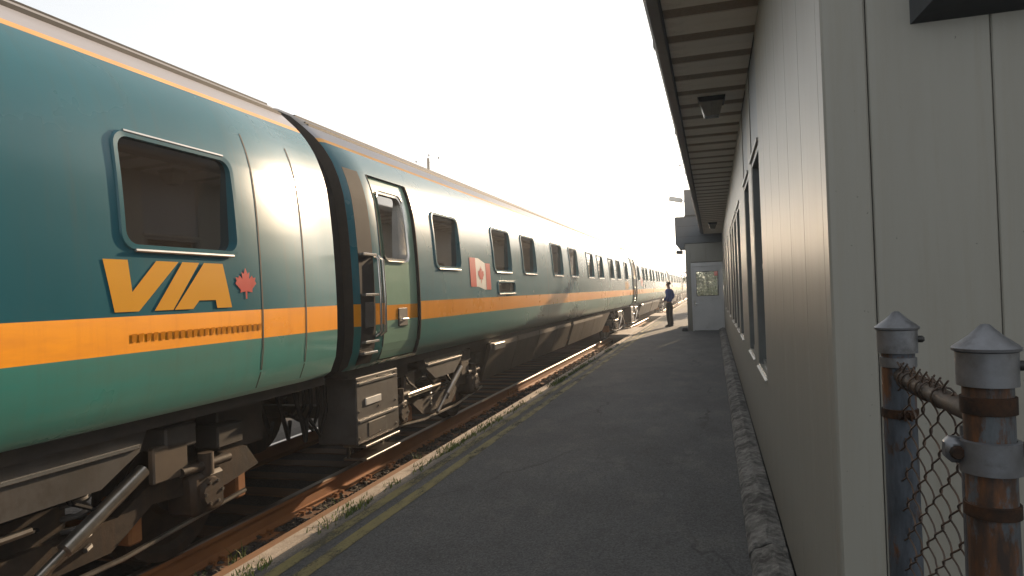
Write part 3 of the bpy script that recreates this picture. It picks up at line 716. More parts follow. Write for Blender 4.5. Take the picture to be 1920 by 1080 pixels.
        m3 = MB(); m3.cbox(1.155, 1.178, c - .55, c + .55, .885, .91, .004); m3.build('bracket_lip', M['trim'], bg_)
        m3 = MB(); m3.tube([(1.12, c - .20, .30), (1.12, c + .10, .46), (1.12, c + .11, .465), (1.12, c + .62, .74)], [.022, .022, .042, .042], 12); m3.build('damper', M['steel'], bg_, True)
        m3 = MB(); m3.tube([(1.10, c - 1.0, .62), (1.10, c - .35, .62)], .035, 10); m3.tube([(1.10, c - .35, .62), (1.10, c - .05, .62)], .02, 8); m3.build('yaw_damper', M['steel'], bg_, True)
        for d in (-1.62, -.68, .68, 1.62):
            m3 = MB(); m3.cbox(.78, 1.0, c + d - .05, c + d + .05, .28, .56, .015); m3.build('brake_block', M['rail'], bg_)
        m3 = MB(); m3.tube([(1.08, c - 1.55, .36), (1.08, c - .5, .27), (1.08, c + .5, .27), (1.08, c + 1.55, .36)], .016, 6); m3.build('brake_pipe', M['steel'], bg_, True)
        for u0, u1, v0, v1 in ((.72, 1.0, .62, .84), (-1.0, -.75, .66, .86)): m3 = MB(); m3.cbox(1.05, 1.10, c + u0, c + u1, v0, v1, .01); m3.build('bogie_bracket', M['skirt'], bg_)
    return root

car = make_car()
car['label'] = ''
CARS = [(5.30, 'second teal passenger car, with the pale green door and largest red and white flag'),
        (5.30 - PITCHL, 'nearest teal passenger car with large yellow lettering, cut off by the left edge'),
        (5.30 + PITCHL, 'third passenger car, behind the standing man, its near gangway just left of him'),
        (5.30 + 2 * PITCHL, 'fourth passenger car, tiny and far, just left of the annex corner'),
        (5.30 + 3 * PITCHL, 'farthest passenger car, a sliver at the vanishing end of the train')]
for i, (y, lab) in enumerate(CARS):
    o = car if i == 0 else copy_tree(car)
    o.location = (TX, y, RZ); tag(o, lab, 'train car', 'coupled cars of the passing train')

# ------------------------------------------------------------------ station building
XW, YE, YA, YB = .34, 2.244, 24.226, 28.2     # track wall, near end wall, annex front, building end
ZS, ZT = .10, 3.30
bld = thing('station_building', 'long low beige panelled station building with overhanging soffit along the platform', 'building', (XW, YE, 0))
def rel(mb):  # world coordinates -> building local
    mb.v = [(x - XW, y - YE, z) for x, y, z in mb.v]; return mb
PCACHE = {}
def panel(w, h):
    k = (round(w, 3), round(h, 3))
    if k not in PCACHE: m = MB(); m.cbox(0, .03, .0008, w - .0008, 0, h, .0025); PCACHE[k] = m.mesh('wall_panel', M['wall'])
    return PCACHE[k]
WB = [(5.10, 6.02), (6.52, 7.42), (8.80, 9.72), (10.10, 11.02), (11.40, 12.32), (12.70, 13.62), (15.0, 15.92), (17.6, 18.52), (20.2, 21.12)]
WS, WH = .88, 2.54
TRANS = WB[:2]
def put_panels(y0, y1, z0, z1):
    n = max(1, round((y1 - y0) / .50)); w = (y1 - y0) / n
    for i in range(n):
        o = link(bpy.data.objects.new('wall_panel', panel(w, z1 - z0)), bld); o.location = (0, y0 + i * w - YE, z0)
core = MB()
yc = YE + .10
for a, b in WB:
    put_panels(yc, a, ZS, ZT + .02); core.box(XW + .032, XW + .12, yc, a, ZS, 3.5)
    put_panels(a, b, ZS, WS); core.box(XW + .032, XW + .12, a, b, ZS, WS - .001)
    core.box(XW + .034, XW + .12, a, b, WH + .001, 3.5)
    if (a, b) in TRANS:
        m = MB(); m.cbox(XW + .008, XW + .03, a + .003, b - .003, WH + .03, ZT + .01, .004); rel(m).build('infill_panel', M['transom'], bld)
    else: put_panels(a, b, WH, ZT + .02)
    yc = b
put_panels(yc, YA, ZS, ZT + .02); core.box(XW + .032, XW + .12, yc, YA + .3, ZS, 3.5)
core.box(XW + .121, XW + .13, YE + .1, YA + .3, ZS, 3.5)
core.box(XW + .05, 7.0, YE + .032, YE + .12, 0, 4.0)
rel(core).build('wall_backing', M['wallcore'], bld)
# corner trim
m = MB(); m.cbox(XW - .001, XW + .03, YE - .001, YE + .098, ZS, ZT + .02, .006); rel(m).build('corner_trim', M['wall'], bld)
m = MB(); m.cbox(XW + .0, XW + .121, YE - .003, YE + .03, .0, 3.6, .006); rel(m).build('corner_trim', M['wall'], bld)
for i in range(16):
    w = .319; m = None
    k = ('e', w)
    if k not in PCACHE: q = MB(); q.cbox(.0012, w - .0012, 0, .03, 0, 3.9, .0035); PCACHE[k] = q.mesh('wall_panel', M['wall'])
    o = link(bpy.data.objects.new('wall_panel', PCACHE[k]), bld); o.location = (.123 + i * w, 0, 0)
# windows
for i, (a, b) in enumerate(WB):
    m = MB(); X0 = XW + .004; X1 = XW + .10
    m.box(X0, X1, a, a + .045, WS, WH); m.box(X0, X1, b - .045, b, WS, WH); m.box(X0, X1, a + .045, b - .045, WH - .045, WH); m.box(X0 + .03, X1, a + .045, b - .045, WS, WS + .04)
    m.box(X0 + .05, X1, a + .045, b - .045, 1.66, 1.70)
    w = rel(m).build('window', M['winframe'], bld)
    m = MB(); m.box(XW + .080, XW + .086, a + .04, b - .04, WS + .03, WH - .04); rel(m).build('pane', M['darkglass'], w)
    m = MB(); m.add([(XW - .016, a - .02, WS - .022), (XW - .016, b + .02, WS - .022), (XW + .05, b + .03, WS + .006), (XW + .05, a - .03, WS + .006), (XW - .016, a - .02, WS - .036), (XW - .016, b + .02, WS - .036), (XW + .05, b + .03, WS - .02), (XW + .05, a - .03, WS - .02)],
                    [(0, 1, 2, 3), (4, 5, 6, 7), (0, 1, 5, 4), (1, 2, 6, 5), (2, 3, 7, 6), (3, 0, 4, 7)])
    rel(m).build('sill', M['sill'], w)
    m = MB(); m.box(XW - .014, XW + .03, a - .02, b + .02, WH, WH + .025); rel(m).build('drip_cap', M['sill'], w)
# soffit boards: two plain, one perforated
y = YE - .02; k = 0; SB = .159
def board(vent):
    m = MB()
    if not vent: m.cbox(-.245, XW + .0, .0006, SB - .0006, 0, .014, .002)
    else:
        m.box(-.245, XW, .0, SB, .007, .016)
        for j in range(7): m.box(-.245, XW, .008 + j * .022, .019 + j * .022, .004, .007)
    return m.mesh('soffit_board', M['vent'] if vent else M['soffit'])
bp, bv = board(False), board(True)
while y < YA - .05:
    o = link(bpy.data.objects.new('soffit_board', bv if k % 3 == 2 else bp), bld); o.location = (-XW, y - YE, ZT); y += SB; k += 1
m = MB(); m.box(-.26, .5, YE - .02, YA + .02, ZT + .02, ZT + .05); rel(m).build('soffit_backing', M['wallcore'], bld)
m = MB(); m.prism([(-.245, ZT - .012), (-.262, ZT - .016), (-.262, ZT + .05), (-.245, ZT + .05)], 'y', YE - .03, YA); rel(m).build('soffit_trim', M['fascia'], bld)
y = YE - .03
while y < YA - .1:
    y2 = min(y + 3.05, YA)
    m = MB(); m.prism([(-.264, ZT - .004), (-.335, ZT + .012), (-.356, ZT + .040), (-.362, ZT + .125), (-.352, ZT + .135), (-.30, ZT + .14), (-.264, ZT + .10)], 'y', y + .002, y2 - .002)
    rel(m).build('fascia', M['fascia'], bld)
    if y > 3:
        m = MB(); m.prism([(-.360, ZT + .03), (-.366, ZT + .045), (-.370, ZT + .13), (-.355, ZT + .143)], 'y', y - .03, y + .03); rel(m).build('fascia_joint', M['fascia'], bld)
    y = y2
m = MB(); m.prism([(-.34, ZT + .125), (3.8, 3.95), (7.6, ZT + .1), (7.6, ZT + .05), (3.8, 3.90), (-.30, ZT + .06)], 'y', YE - .05, YB); rel(m).build('roof', M['roofing'], bld)
m = MB(); m.box(6.9, 7.0, YE + .1, YB, 0, 3.4); m.box(XW + .2, 6.9, YB - .1, YB, 0, 3.4); rel(m).build('rear_wall', M['wall'], bld)
# flue / hood on the end wall
hood = thing('wall_vent_hood', 'dark metal box hood on the end wall at the top right corner', 'vent hood', (.58, YE, 2.28))
m = MB(); m.add([(0, 0, 0), (1.2, 0, 0), (1.2, 0, .7), (0, 0, .7), (.035, -.09, .03), (1.165, -.09, .03), (1.165, -.09, .7), (.035, -.09, .7)],
                [(0, 1, 5, 4), (1, 2, 6, 5), (2, 3, 7, 6), (3, 0, 4, 7), (4, 5, 6, 7)]); m.build('hood_body', M['fascia'], hood)
for i in range(6):
    m = MB(); m.cbox(.10, 1.10, -.115, -.092, .10 + i * .10, .15 + i * .10, .006); m.build('louvre_slat', M['fascia'], hood)

# foundation kerb along the wall: broken concrete lengths
kerb = bpy.data.objects.new('foundation_kerb', None); COL.objects.link(kerb); tag(kerb, kind='structure')
y = 1.9; k = 0
while y < YA - .1:
    L = min(random.choice((.75, .95, 1.2, 1.5)), YA - y); n = max(5, int(L / .04)); m = MB(); vs = []; fs = []
    prof = [(.138, -.02), (.142, .035), (.165, .068), (.205, .082), (.245, .105), (.258, .107), (.30, .098), (.333, .092), (.337, -.02)]
    j0 = random.uniform(-.006, .006)
    for i in range(n + 1):
        yy = y + .005 + (L - .01) * i / n; e = .012 if i in (0, n) else 0
        for j, (x, z) in enumerate(prof):
            q = noise.noise(Vector((yy * 11, j * 1.9, 2))) * .007 + noise.noise(Vector((yy * 1.7, j * .3, 9))) * .007
            inn = 0 < j < 8
            vs.append((x + (q * .6 + j0 if inn and j < 7 else 0), yy, z + ((q - e) * (1 if inn else 0))))
    mm = len(prof)
    for i in range(n):
        for j in range(mm - 1): fs.append((i * mm + j, i * mm + j + 1, (i + 1) * mm + j + 1, (i + 1) * mm + j))
    fs.append(tuple(range(mm))); fs.append(tuple(range(n * mm, n * mm + mm)))
    m.add(vs, fs); m.build('kerb_block', M['kerbgrey'], kerb); y += L

# soffit lamps
def soffit_lamp(y, lab):
    t = thing('soffit_lamp', lab, 'lamp', (.05, y, ZT), 'lamps under the soffit')
    m = MB(); m.prism([(-.125, 0), (.125, 0), (.11, -.045), (-.11, -.045)], 'y', -.115, .115); m.build('lamp_base', M['black'], t)
    m = MB(); a, b = .098, .062; z0, z1 = -.045, -.17
    m.add([(-a, -a, z0), (a, -a, z0), (a, a, z0), (-a, a, z0), (-b, -b, z1), (b, -b, z1), (b, b, z1), (-b, b, z1)], [(0, 1, 5, 4), (1, 2, 6, 5), (2, 3, 7, 6), (3, 0, 4, 7), (7, 6, 5, 4)])
    l = m.build('lamp_lens', M['lens'], t)
    m = MB()
    for i in range(5):
        u = -1 + .5 * i
        m.tube([(a * u, -a - .003, z0), (b * u, -b - .003, z1)], .005, 5); m.tube([(-a - .003, a * u, z0), (-b - .003, b * u, z1)], .005, 5)
    m.build('lens_rib', M['lens'], l)
soffit_lamp(6.72, 'nearer square soffit lamp with black base and tapered ribbed lens')
soffit_lamp(20.0, 'farther small dark soffit lamp near the annex')

# annex at the far end
an = thing('station_annex', 'projecting grey annex at the far end of the building with overhead fascia boxes', 'building', (-.88, YA, 0))
def rela(mb): mb.v = [(x + .88, y - YA, z) for x, y, z in mb.v]; return mb
for a, b in ((-.878, -.715),):
    m = MB(); m.cbox(a, b, YA, YA + .05, 0, 3.0, .004); rela(m).build('wall_panel', M['wall'], an)
for a, b in ((-.713, -.20), (-.198, .335)):
    m = MB(); m.cbox(a, b, YA, YA + .05, 2.36, 3.0, .004); rela(m).build('wall_panel', M['wall'], an)
n = 12
for i in range(n):
    a = YA + .052 + i * (YB - YA - .06) / n; m = MB(); m.cbox(-.88, -.85, a + .002, a + (YB - YA - .06) / n - .002, 0, 3.0, .004); rela(m).build('wall_panel', M['wall'], an)
m = MB(); m.box(-.848, .5, YB - .04, YB, 0, 1.05); m.box(-.848, .5, YB - .04, YB, 2.25, 3.3); m.box(-.848, -.75, YB - .04, YB, 1.05, 2.25); m.box(.40, .5, YB - .04, YB, 1.05, 2.25); rela(m).build('rear_wall', M['wall'], an)
m = MB(); m.prism([(-1.19, 3.91), (.6, 3.91), (.6, 3.01), (-.90, 3.01), (-.90, 2.82), (-1.06, 2.82), (-1.19, 3.0)], 'y', YA - .035, YA + .70)
fb = rela(m).build('fascia_box', M['cladbox'], an)
for z in (3.24, 3.60): m = MB(); m.box(-1.19, .6, YA - .039, YA - .034, z, z + .008); rela(m).build('box_seam', M['under'], fb)
m = MB(); m.cbox(-1.205, .6, YA - .045, YA + .71, 3.911, 3.935, .004); rela(m).build('box_cap', M['fascia'], fb)
m = MB(); m.box(-.878, .5, YA + .05, YB, 3.01, 3.06); rela(m).build('roof', M['roofing'], an)
m = MB(); m.cbox(-.85, -.10, YA - .02, YA + .6, 3.94, 4.86, .006); tw = rela(m).build('upper_box', M['cladbox'], an)
m = MB(); m.cbox(-.865, -.085, YA - .04, YA + .62, 3.936, 3.985, .004); rela(m).build('box_base', M['under'], tw)
m = MB(); m.box(-.95, -.84, YA + .05, YA + .09, 4.79, 4.81); rela(m).build('bracket', M['under'], tw)
# door
m = MB(); m.box(-.712, -.66, YA - .012, YA + .06, 0, 2.335); m.box(.285, .334, YA - .012, YA + .06, 0, 2.335); m.box(-.66, .285, YA - .012, YA + .06, 2.20, 2.335)
rela(m).build('door_frame', M['door'], an)
m = MB(); y0, y1 = YA + .008, YA + .05
m.box(-.656, -.553, y0, y1, .02, 2.195); m.box(.177, .281, y0, y1, .02, 2.195); m.box(-.553, .177, y0, y1, 2.03, 2.195); m.box(-.553, .177, y0, y1, .02, 1.19)
dr = rela(m).build('door', M['door'], an)
m = MB(); m.box(-.553, .177, YA + .028, YA + .034, 1.19, 2.03); rela(m).build('pane', M['clear'], dr)
m = MB(); gx = ((-.553, -.535, 1.19, 2.03), (.159, .177, 1.19, 2.03), (-.535, .159, 1.19, 1.208), (-.535, .159, 2.012, 2.03))
for a, b, c, d in gx: m.box(a, b, YA + .002, YA + .03, c, d)
rela(m).build('pane_bead', M['black'], dr)
m = MB(); m.cbox(-.63, -.585, YA - .002, YA + .01, .86, 1.04, .003); m.tube([(-.607, YA - .002, .93), (-.607, YA - .05, .93), (-.51, YA - .055, .93)], .011, 8); rela(m).build('door_handle', M['trim'], dr, True)
m = MB(); m.box(-.66, .285, YA - .06, YA + .10, 0, .018); rela(m).build('threshold', M['kerbgrey'], an)

t = thing('loudspeaker_box', 'white tilted box unit sticking out from the upper annex box', 'floodlight', (-.85, YA + .15, 4.49))
m = MB(); m.tube([(0, 0, 0), (-.10, 0, .02)], .018, 8); m.build('mount_arm', M['under'], t, True)
m = MB(); m.cbox(-.46, 0, -.10, .10, -.075, .075, .012); b = m.build('housing', M['white'], t); b.location = (-.06, 0, .02); b.rotation_euler = (0, math.radians(14), 0)
t = thing('eave_lamp', 'small square lamp hanging under the outer edge of the annex fascia box', 'lamp', (-1.06, YA + .1, 2.82))
m = MB(); m.tube([(.06, 0, 0), (.02, 0, -.06)], .02, 8); m.build('mount_arm', M['under'], t)
m = MB(); m.cbox(-.11, .11, -.09, .09, -.16, -.04, .012); o = m.build('housing', M['boxgrey'], t); o.rotation_euler = (0, math.radians(6), 0)
t = thing('antenna_mast', 'thin pale mast rising above the annex roof', 'antenna', (-.93, YA + .07, 4.75))
m = MB(); m.tube([(0, 0, 0), (0, 0, 1.42)], .009, 6); m.build('pole', M['white'], t)
m = MB(); m.tube([(-.05, 0, .98), (.05, 0, .98)], .012, 6); m.tube([(-.02, 0, .95), (-.02, 0, 1.01)], .02, 6); m.build('crosspiece', M['under'], t)
m = MB(); m.lathe([(0, .13), (.05, .125), (.085, .09), (.10, .04), (.095, 0), (0, 0)], (0, 0, 0), 'z', 14)
for i, v in enumerate(m.v): q = 1 + .22 * noise.noise(Vector(v) * 9); m.v[i] = (v[0] * q * 1.1, v[1] * q, v[2] * q)
o = m.build('door_weight', M['black'], None, True); o.location = (-.97, YA - .06, 0); tag(o, 'small black lump lying on the platform at the foot of the annex corner', 'door weight')

# ------------------------------------------------------------------ chain link fence, near right
FX, P1, P2, FT = .378, 1.655, 1.150, 1.435
fence = thing('chain_link_fence', 'short chain link fence panel between two rusty capped pipe posts by the end wall', 'fence', (FX, P2, 0))
def post(y, mat, R, lab):
    m = MB(); m.lathe([(R, 0), (R, .4), (R, .9), (R, FT - .02)], (0, y, 0), 'z', 28); p = m.build('post', mat, fence, True); p['label'] = lab
    m = MB(); r = R + .0065
    m.lathe([(R + .001, FT - .055), (r, FT - .055), (r + .0005, FT - .006), (r + .0045, FT - .004), (r + .005, FT), (r + .002, FT + .003), (r * .55, FT + .018), (.006, FT + .0335), (0, FT + .0345)], (0, y, 0), 'z', 32)
    m.build('cap', M['galv'], p, True)
    m = MB(); a = math.radians(-12); m.lathe([(0, .014), (.004, .014), (.0075, .010), (.0075, .0), (0, 0)], (0, 0, 0), 'x', 10)
    o = m.build('cap_bolt', M['black'], p, True); o.location = ((r - .002) * math.cos(a), y + (r - .002) * math.sin(a), FT - .026); o.rotation_euler = (0, 0, a)
    return p
def band(p, y, z, h, R, mat, ear=None, t=.0035):
    m = MB(); m.lathe([(R, z - h / 2), (R + t, z - h / 2 + .001), (R + t, z + h / 2 - .001), (R, z + h / 2)], (0, y, 0), 'z', 28)
    if ear is not None:
        ca, sa = math.cos(ear), math.sin(ear)
        for q in (-.006, .006):
            c0 = Vector((ca * R * .95 - sa * q, y + sa * R * .95 + ca * q, z)); c1 = Vector((ca * (R + .028) - sa * q, y + sa * (R + .028) + ca * q, z))
            w = Vector((-sa, ca, 0)) * .0018
            vs = []
            for c in (c0, c1):
                for dz in (-h * .42, h * .42): vs += [c + w + Vector((0, 0, dz)), c - w + Vector((0, 0, dz))]
            m.add(vs, [(0, 1, 3, 2), (4, 6, 7, 5), (0, 4, 5, 1), (2, 3, 7, 6), (0, 2, 6, 4), (1, 5, 7, 3)])
        b0 = Vector((ca * (R + .016) - sa * .016, y + sa * (R + .016) + ca * .016, z)); b1 = Vector((ca * (R + .016) + sa * .016, y + sa * (R + .016) - ca * .016, z))
        m.tube([b0, b1], .0065, 8)
    return m.build('band', mat, p, True)
RP = .0325
p1 = post(P1 - P2, M['post_zinc'], RP, 'blue grey post with rust on its right side')
p2 = post(0, M['post_rust'], RP, 'rust covered post with a hinge band')
band(p1, P1 - P2, FT - .075, .022, RP, M['galv']); band(p1, P1 - P2, FT - .185, .02, RP, M['rust'], math.radians(-88)); band(p1, P1 - P2, FT - .62, .02, RP, M['rust'], math.radians(-88))
band(p2, 0, FT - .083, .026, RP, M['rust']); band(p2, 0, FT - .235, .020, RP, M['rust']); band(p2, 0, FT - .62, .020, RP, M['rust'])
hb = band(p2, 0, FT - .158, .048, RP + .001, M['galv'], None, .006)
m = MB(); z = FT - .153
m.cbox(-.057, -.030, -.006, .026, z - .017, z + .020, .008); o = m.build('hinge_ear', M['galv'], p2, True)
m = MB(); m.lathe([(0, -.007), (.0085, -.007), (.0105, -.003), (.0105, 0)], (-.044, -.006, z), 'y', 10); m.build('hinge_bolt', M['rust'], p2, True)
m = MB(); m.tube([(.036, .004, z + .004), (.055, .004, z + .004), (.36, .02, z + .008)], .0115, 10); m.build('rail_stub', M['rust'], p2, True)
# top rail
m = MB(); pts = [(0, P1 - P2 - .02, FT - .102), (0, P1 - P2 - .15, FT - .106), (0, .15, FT - .108), (0, .02, FT - .106)]
m.tube(pts, .0168, 16); tr = m.build('top_rail', M['bogie'], fence, True)
m = MB(); m.tube([(-.018, .052, .06), (-.018, .052, FT - .125)], .0045, 6); m.build('tension_bar', M['galv'], fence, True)
# woven wires: zigzags, each its own piece
NW = 10; sp = .046; top = FT - .088
for i in range(NW):
    yb = .040 + i * sp; m = MB(); pts = []; k = 0
    while True:
        z = top - k * .0053; ph = (k % 12) / 12
        tri = 1 - abs(2 * ph - 1) if True else 0          # 0..1..0
        tri = .5 + .5 * math.sin((tri - .5) * PI) * .35 + (tri - .5) * .65
        pts.append((-.004 + .0050 * math.sin(ph * 2 * PI) * (1 if i % 2 else -1) + random.uniform(-.0005, .0005), yb + (tri if i % 2 == 0 else 1 - tri) * sp * 1.08 + .006 * noise.noise(Vector((i * 3.3, z * 5, 0))), z))
        k += 1
        if z < .05: break
    m.tube(pts, .0018, 5, False); m.build('wire', M['wire'], fence, True)
# twisted tips along the rail, and a few tie wires round it
for i in range(9):
    yb = .16 + i * .042 + random.uniform(-.008, .008); m = MB()
    z = FT - .086
    m.tube([(-.012, yb, z - .02), (-.006, yb + .004, z + .001), (-.012, yb + .014, z + .015)], .0019, 5); m.tube([(-.004, yb + .01, z - .02), (-.010, yb + .006, z + .001), (-.004, yb - .006, z + .016)], .0019, 5)
    m.build('wire_tip', M['wire'], fence)
for yb in (.20, .27, .30, .345, .40, .43):
    m = MB(); m.tube([(.0195 * math.cos(a * .5), yb + .0012 * a, FT - .106 + .0195 * math.sin(a * .5)) for a in range(0, 14)], .0019, 5); m.build('tie_wire', M['wire'], fence)

# ------------------------------------------------------------------ person
def skin_mesh(name, joints, edges, mat, sub=2, parent=None, root=0):
    me = bpy.data.meshes.new(name); me.from_pydata([j[:3] for j in joints], edges, [])
    o = bpy.data.objects.new(name, me); COL.objects.link(o)
    sk = o.modifiers.new('skin', 'SKIN'); sk.use_smooth_shade = True; sk.branch_smoothing = .4
    for i, j in enumerate(joints):
        r = j[3]; me.skin_vertices[0].data[i].radius = r if isinstance(r, tuple) else (r, r)
        me.skin_vertices[0].data[i].use_root = (i == root)
    ss = o.modifiers.new('sub', 'SUBSURF'); ss.levels = sub; ss.render_levels = sub
    dg = bpy.context.evaluated_depsgraph_get(); dg.update()
    m2 = bpy.data.meshes.new_from_object(o.evaluated_get(dg)); m2.name = name
    bpy.data.objects.remove(o); bpy.data.meshes.remove(me)
    m2.materials.clear(); m2.materials.append(mat); m2.polygons.foreach_set('use_smooth', [True] * len(m2.polygons))
    return link(bpy.data.objects.new(name, m2), parent)
# local: faces +Y, +X is his right
J = [(0, 0, .96, (.09, .06)), (0, 0, 1.12, (.09, .06)), (0, .01, 1.30, (.10, .06)), (0, 0, 1.43, (.08, .05)), (0, .005, 1.50, .052), (0, .02, 1.56, (.058, .068)), (0, .025, 1.635, (.076, .096)), (0, .02, 1.70, (.066, .082)),
     (.17, 0, 1.41, .055), (.235, -.06, 1.16, .042), (.20, .12, 1.00, .034), (.17, .17, .965, .030),
     (-.17, 0, 1.41, .055), (-.24, -.07, 1.16, .042), (-.22, .10, 1.00, .034), (-.19, .16, .965, .030),
     (.095, 0, .90, .06), (.115, .02, .50, .045), (.125, -.02, .10, .038), (.13, .09, .04, .035),
     (-.095, 0, .90, .06), (-.12, .01, .50, .045), (-.14, -.05, .10, .038), (-.15, .06, .04, .035)]
Eb = [(0, 1), (1, 2), (2, 3), (3, 4), (4, 5), (5, 6), (6, 7), (3, 8), (8, 9), (9, 10), (10, 11), (3, 12), (12, 13), (13, 14), (14, 15), (0, 16), (16, 17), (17, 18), (18, 19), (0, 20), (20, 21), (21, 22), (22, 23)]
# fingers
def fingers(base, s, st):
    global J, Eb
    bx_, by, bz = base
    for k, (dx, L) in enumerate(((-.018, .055), (-.006, .064), (.006, .060), (.018, .048))):
        i0 = len(J)
        J += [(bx_ + dx, by + .022, bz - .022, .0085), (bx_ + dx - s * .006, by + .022 + L * .55, bz - .022 - L * .25, .008), (bx_ + dx - s * .012, by + .022 + L * .7, bz - .022 - L * .75, .0065)]
        Eb += [(st, i0), (i0, i0 + 1), (i0 + 1, i0 + 2)]
    i0 = len(J); J += [(bx_ - s * .024, by + .015, bz + .004, .0095), (bx_ - s * .034, by + .055, bz + .002, .0075)]; Eb += [(st, i0), (i0, i0 + 1)]
fingers(J[11][:3], 1, 11); fingers(J[15][:3], -1, 15)
# nose
J.append((0, .125, 1.625, .012)); Eb.append((6, len(J) - 1))
person = skin_mesh('person', J, Eb, M['skin'], 2)
S = [(0, 0, .915, (.150, .112)), (0, 0, 1.12, (.150, .105)), (0, .01, 1.30, (.172, .112)), (0, -.002, 1.435, (.105, .078)), (0, .0, 1.485, .062),
     (.175, 0, 1.41, .068), (.24, -.06, 1.16, .055), (.207, .10, 1.015, .043), (-.175, 0, 1.41, .068), (-.245, -.07, 1.16, .055), (-.227, .08, 1.015, .043)]
skin_mesh('shirt', S, [(0, 1), (1, 2), (2, 3), (3, 4), (3, 5), (5, 6), (6, 7), (3, 8), (8, 9), (9, 10)], M['shirt'], 2, person)
T = [(0, 0, .98, (.142, .10)), (0, 0, .90, (.14, .105)), (.095, 0, .82, (.098, .098)), (.115, .02, .50, .075), (.124, -.015, .10, .064), (.125, -.01, .055, .064), (-.095, 0, .82, (.098, .098)), (-.12, .01, .50, .075), (-.139, -.045, .10, .064), (-.14, -.04, .055, .064)]
skin_mesh('trousers', T, [(0, 1), (1, 2), (2, 3), (3, 4), (4, 5), (1, 6), (6, 7), (7, 8), (8, 9)], M['trousers'], 2, person)
for s, (ax, ay, az, bx_, by) in ((1, (.125, -.05, 0, .135, .17)), (-1, (-.14, -.09, 0, -.16, .13))):
    m = MB(); vs = []; fs = []
    for i, (t_, w, h) in enumerate(((0, .030, .055), (.1, .042, .085), (.35, .045, .10), (.6, .050, .065), (.85, .047, .050), (1, .024, .032))):
        cx, cy = ax + (bx_ - ax) * t_, ay + (by - ay) * t_
        vs += [(cx - w, cy, 0.0), (cx + w, cy, 0.0), (cx + w * .95, cy, h * .55), (cx + w * .5, cy, h), (cx - w * .5, cy, h), (cx - w * .95, cy, h * .55)]
    for i in range(5):
        for k in range(6): fs.append((i * 6 + k, i * 6 + (k + 1) % 6, (i + 1) * 6 + (k + 1) % 6, (i + 1) * 6 + k))
    fs.append(tuple(range(6))); fs.append(tuple(range(30, 36))); m.add(vs, fs); m.build('shoe', M['shoe'], person, True)
bm = bmesh.new(); bmesh.ops.create_uvsphere(bm, u_segments=24, v_segments=16, radius=1)
bmesh.ops.delete(bm, geom=[v for v in bm.verts if v.co.z < -.55 + max(0, v.co.y + .25) * 1.0], context='VERTS')
for v in bm.verts: q = 1 + .05 * noise.noise(v.co * 5); v.co = Vector((v.co.x * .086 * q, .012 + v.co.y * .106 * q, 1.672 + v.co.z * .09 * q))
me = bpy.data.meshes.new('hair'); bm.to_mesh(me); bm.free(); me.materials.append(M['hair']); me.polygons.foreach_set('use_smooth', [True] * len(me.polygons))
link(bpy.data.objects.new('hair', me), person)
for s in (1, -1):
    m = MB(); m.lathe([(0, -.006), (.010, -.008), (.016, 0), (.012, .007), (0, .005)], (0, 0, 0), 'x', 10); o = m.build('ear', M['skin'], person, True); o.location = (s * .080, .012, 1.632); o.scale = (1, .75, 1.5)
    m = MB(); m.lathe([(0, .006), (.007, .004), (.008, 0)], (0, 0, 0), 'y', 8); o = m.build('eye', M['black'], person, True); o.location = (s * .031, .112, 1.652)
m = MB(); m.tube([(-.024, .113, 1.585), (0, .120, 1.583), (.024, .113, 1.585)], .005, 6); m.build('mouth', surf_mat('lip', (.27, .12, .09)), person, True)
person.location = (-1.66, 27.3, 0); person.rotation_euler = (0, 0, math.radians(62))
tag(person, 'man in a blue shirt and dark trousers standing on the platform facing the train', 'person')

# ------------------------------------------------------------------ utility pole behind the train
t = thing('utility_pole', 'top of a distant grey pole with small insulators above the second car roof', 'pole', (-17.0, 40, -.75))
m = MB(); m.tube([(0, 0, 0), (0, 0, 11.0)], [.13, .085], 12); m.build('shaft', surf_mat('weathered pole', (.16, .13, .10), None, .9), t, True)
for x, z in ((-.83, 10.85), (.06, 11.18), (.72, 10.95)): m = MB(); m.lathe([(0, -.06), (.06, -.05), (.035, -.01), (.065, .02), (.03, .07), (0, .08)], (x, 0, z), 'z', 10); m.build('insulator', M['boxgrey'], t, True)
m = MB(); m.tube([(-.83, 0, 10.80), (0, 0, 10.70), (.72, 0, 10.90)], .012, 5); m.tube([(.03, 0, 10.95), (.06, 0, 11.13)], .012, 5); m.build('wire_bracket', M['boxgrey'], t)

# ------------------------------------------------------------------ grass
def blades(spots, name, label, h0, h1):
    mb = MB()
    for (x, y) in spots:
        h = random.uniform(h0, h1); a = random.uniform(0, 6.28); w = random.uniform(.003, .006); l = random.uniform(.15, .7) * h; b = random.uniform(0, 6.28)
        dx, dy = math.cos(a) * w, math.sin(a) * w; ex, ey = math.cos(b) * l, math.sin(b) * l
        z = 0 if x > -2.60 else (.008 if x > -2.70 else (-.30 if x < -2.72 else -.05))
        mb.add([(x - dx, y - dy, z), (x + dx, y + dy, z), (x + dx * .7 + ex * .4, y + dy * .7 + ey * .4, z + h * .6), (x - dx * .7 + ex * .4, y - dy * .7 + ey * .4, z + h * .6), (x + ex, y + ey, z + h)], [(0, 1, 2, 3), (3, 2, 4)])
    return tag(mb.build(name, M['grass']), label, 'grass', kind='stuff')
sp_ = []
y = 2.2
while y < 20:
    d = noise.noise(Vector((y * 1.1, 3.3, 0))) * .6 + noise.noise(Vector((y * 3.7, 1.3, 0))) * .5 + .25
    if y < 3.4: d += .2
    cnt = int(max(0, d - .12) * 30)
    for _ in range(cnt): sp_.append((random.gauss(-2.578, .018 + .02 * max(0, d)), y + random.uniform(0, .05)))
    y += .05
blades(sp_, 'grass_strip', 'thin green grass growing in the joint behind the concrete platform edge', .018, .058)
sp_ = []
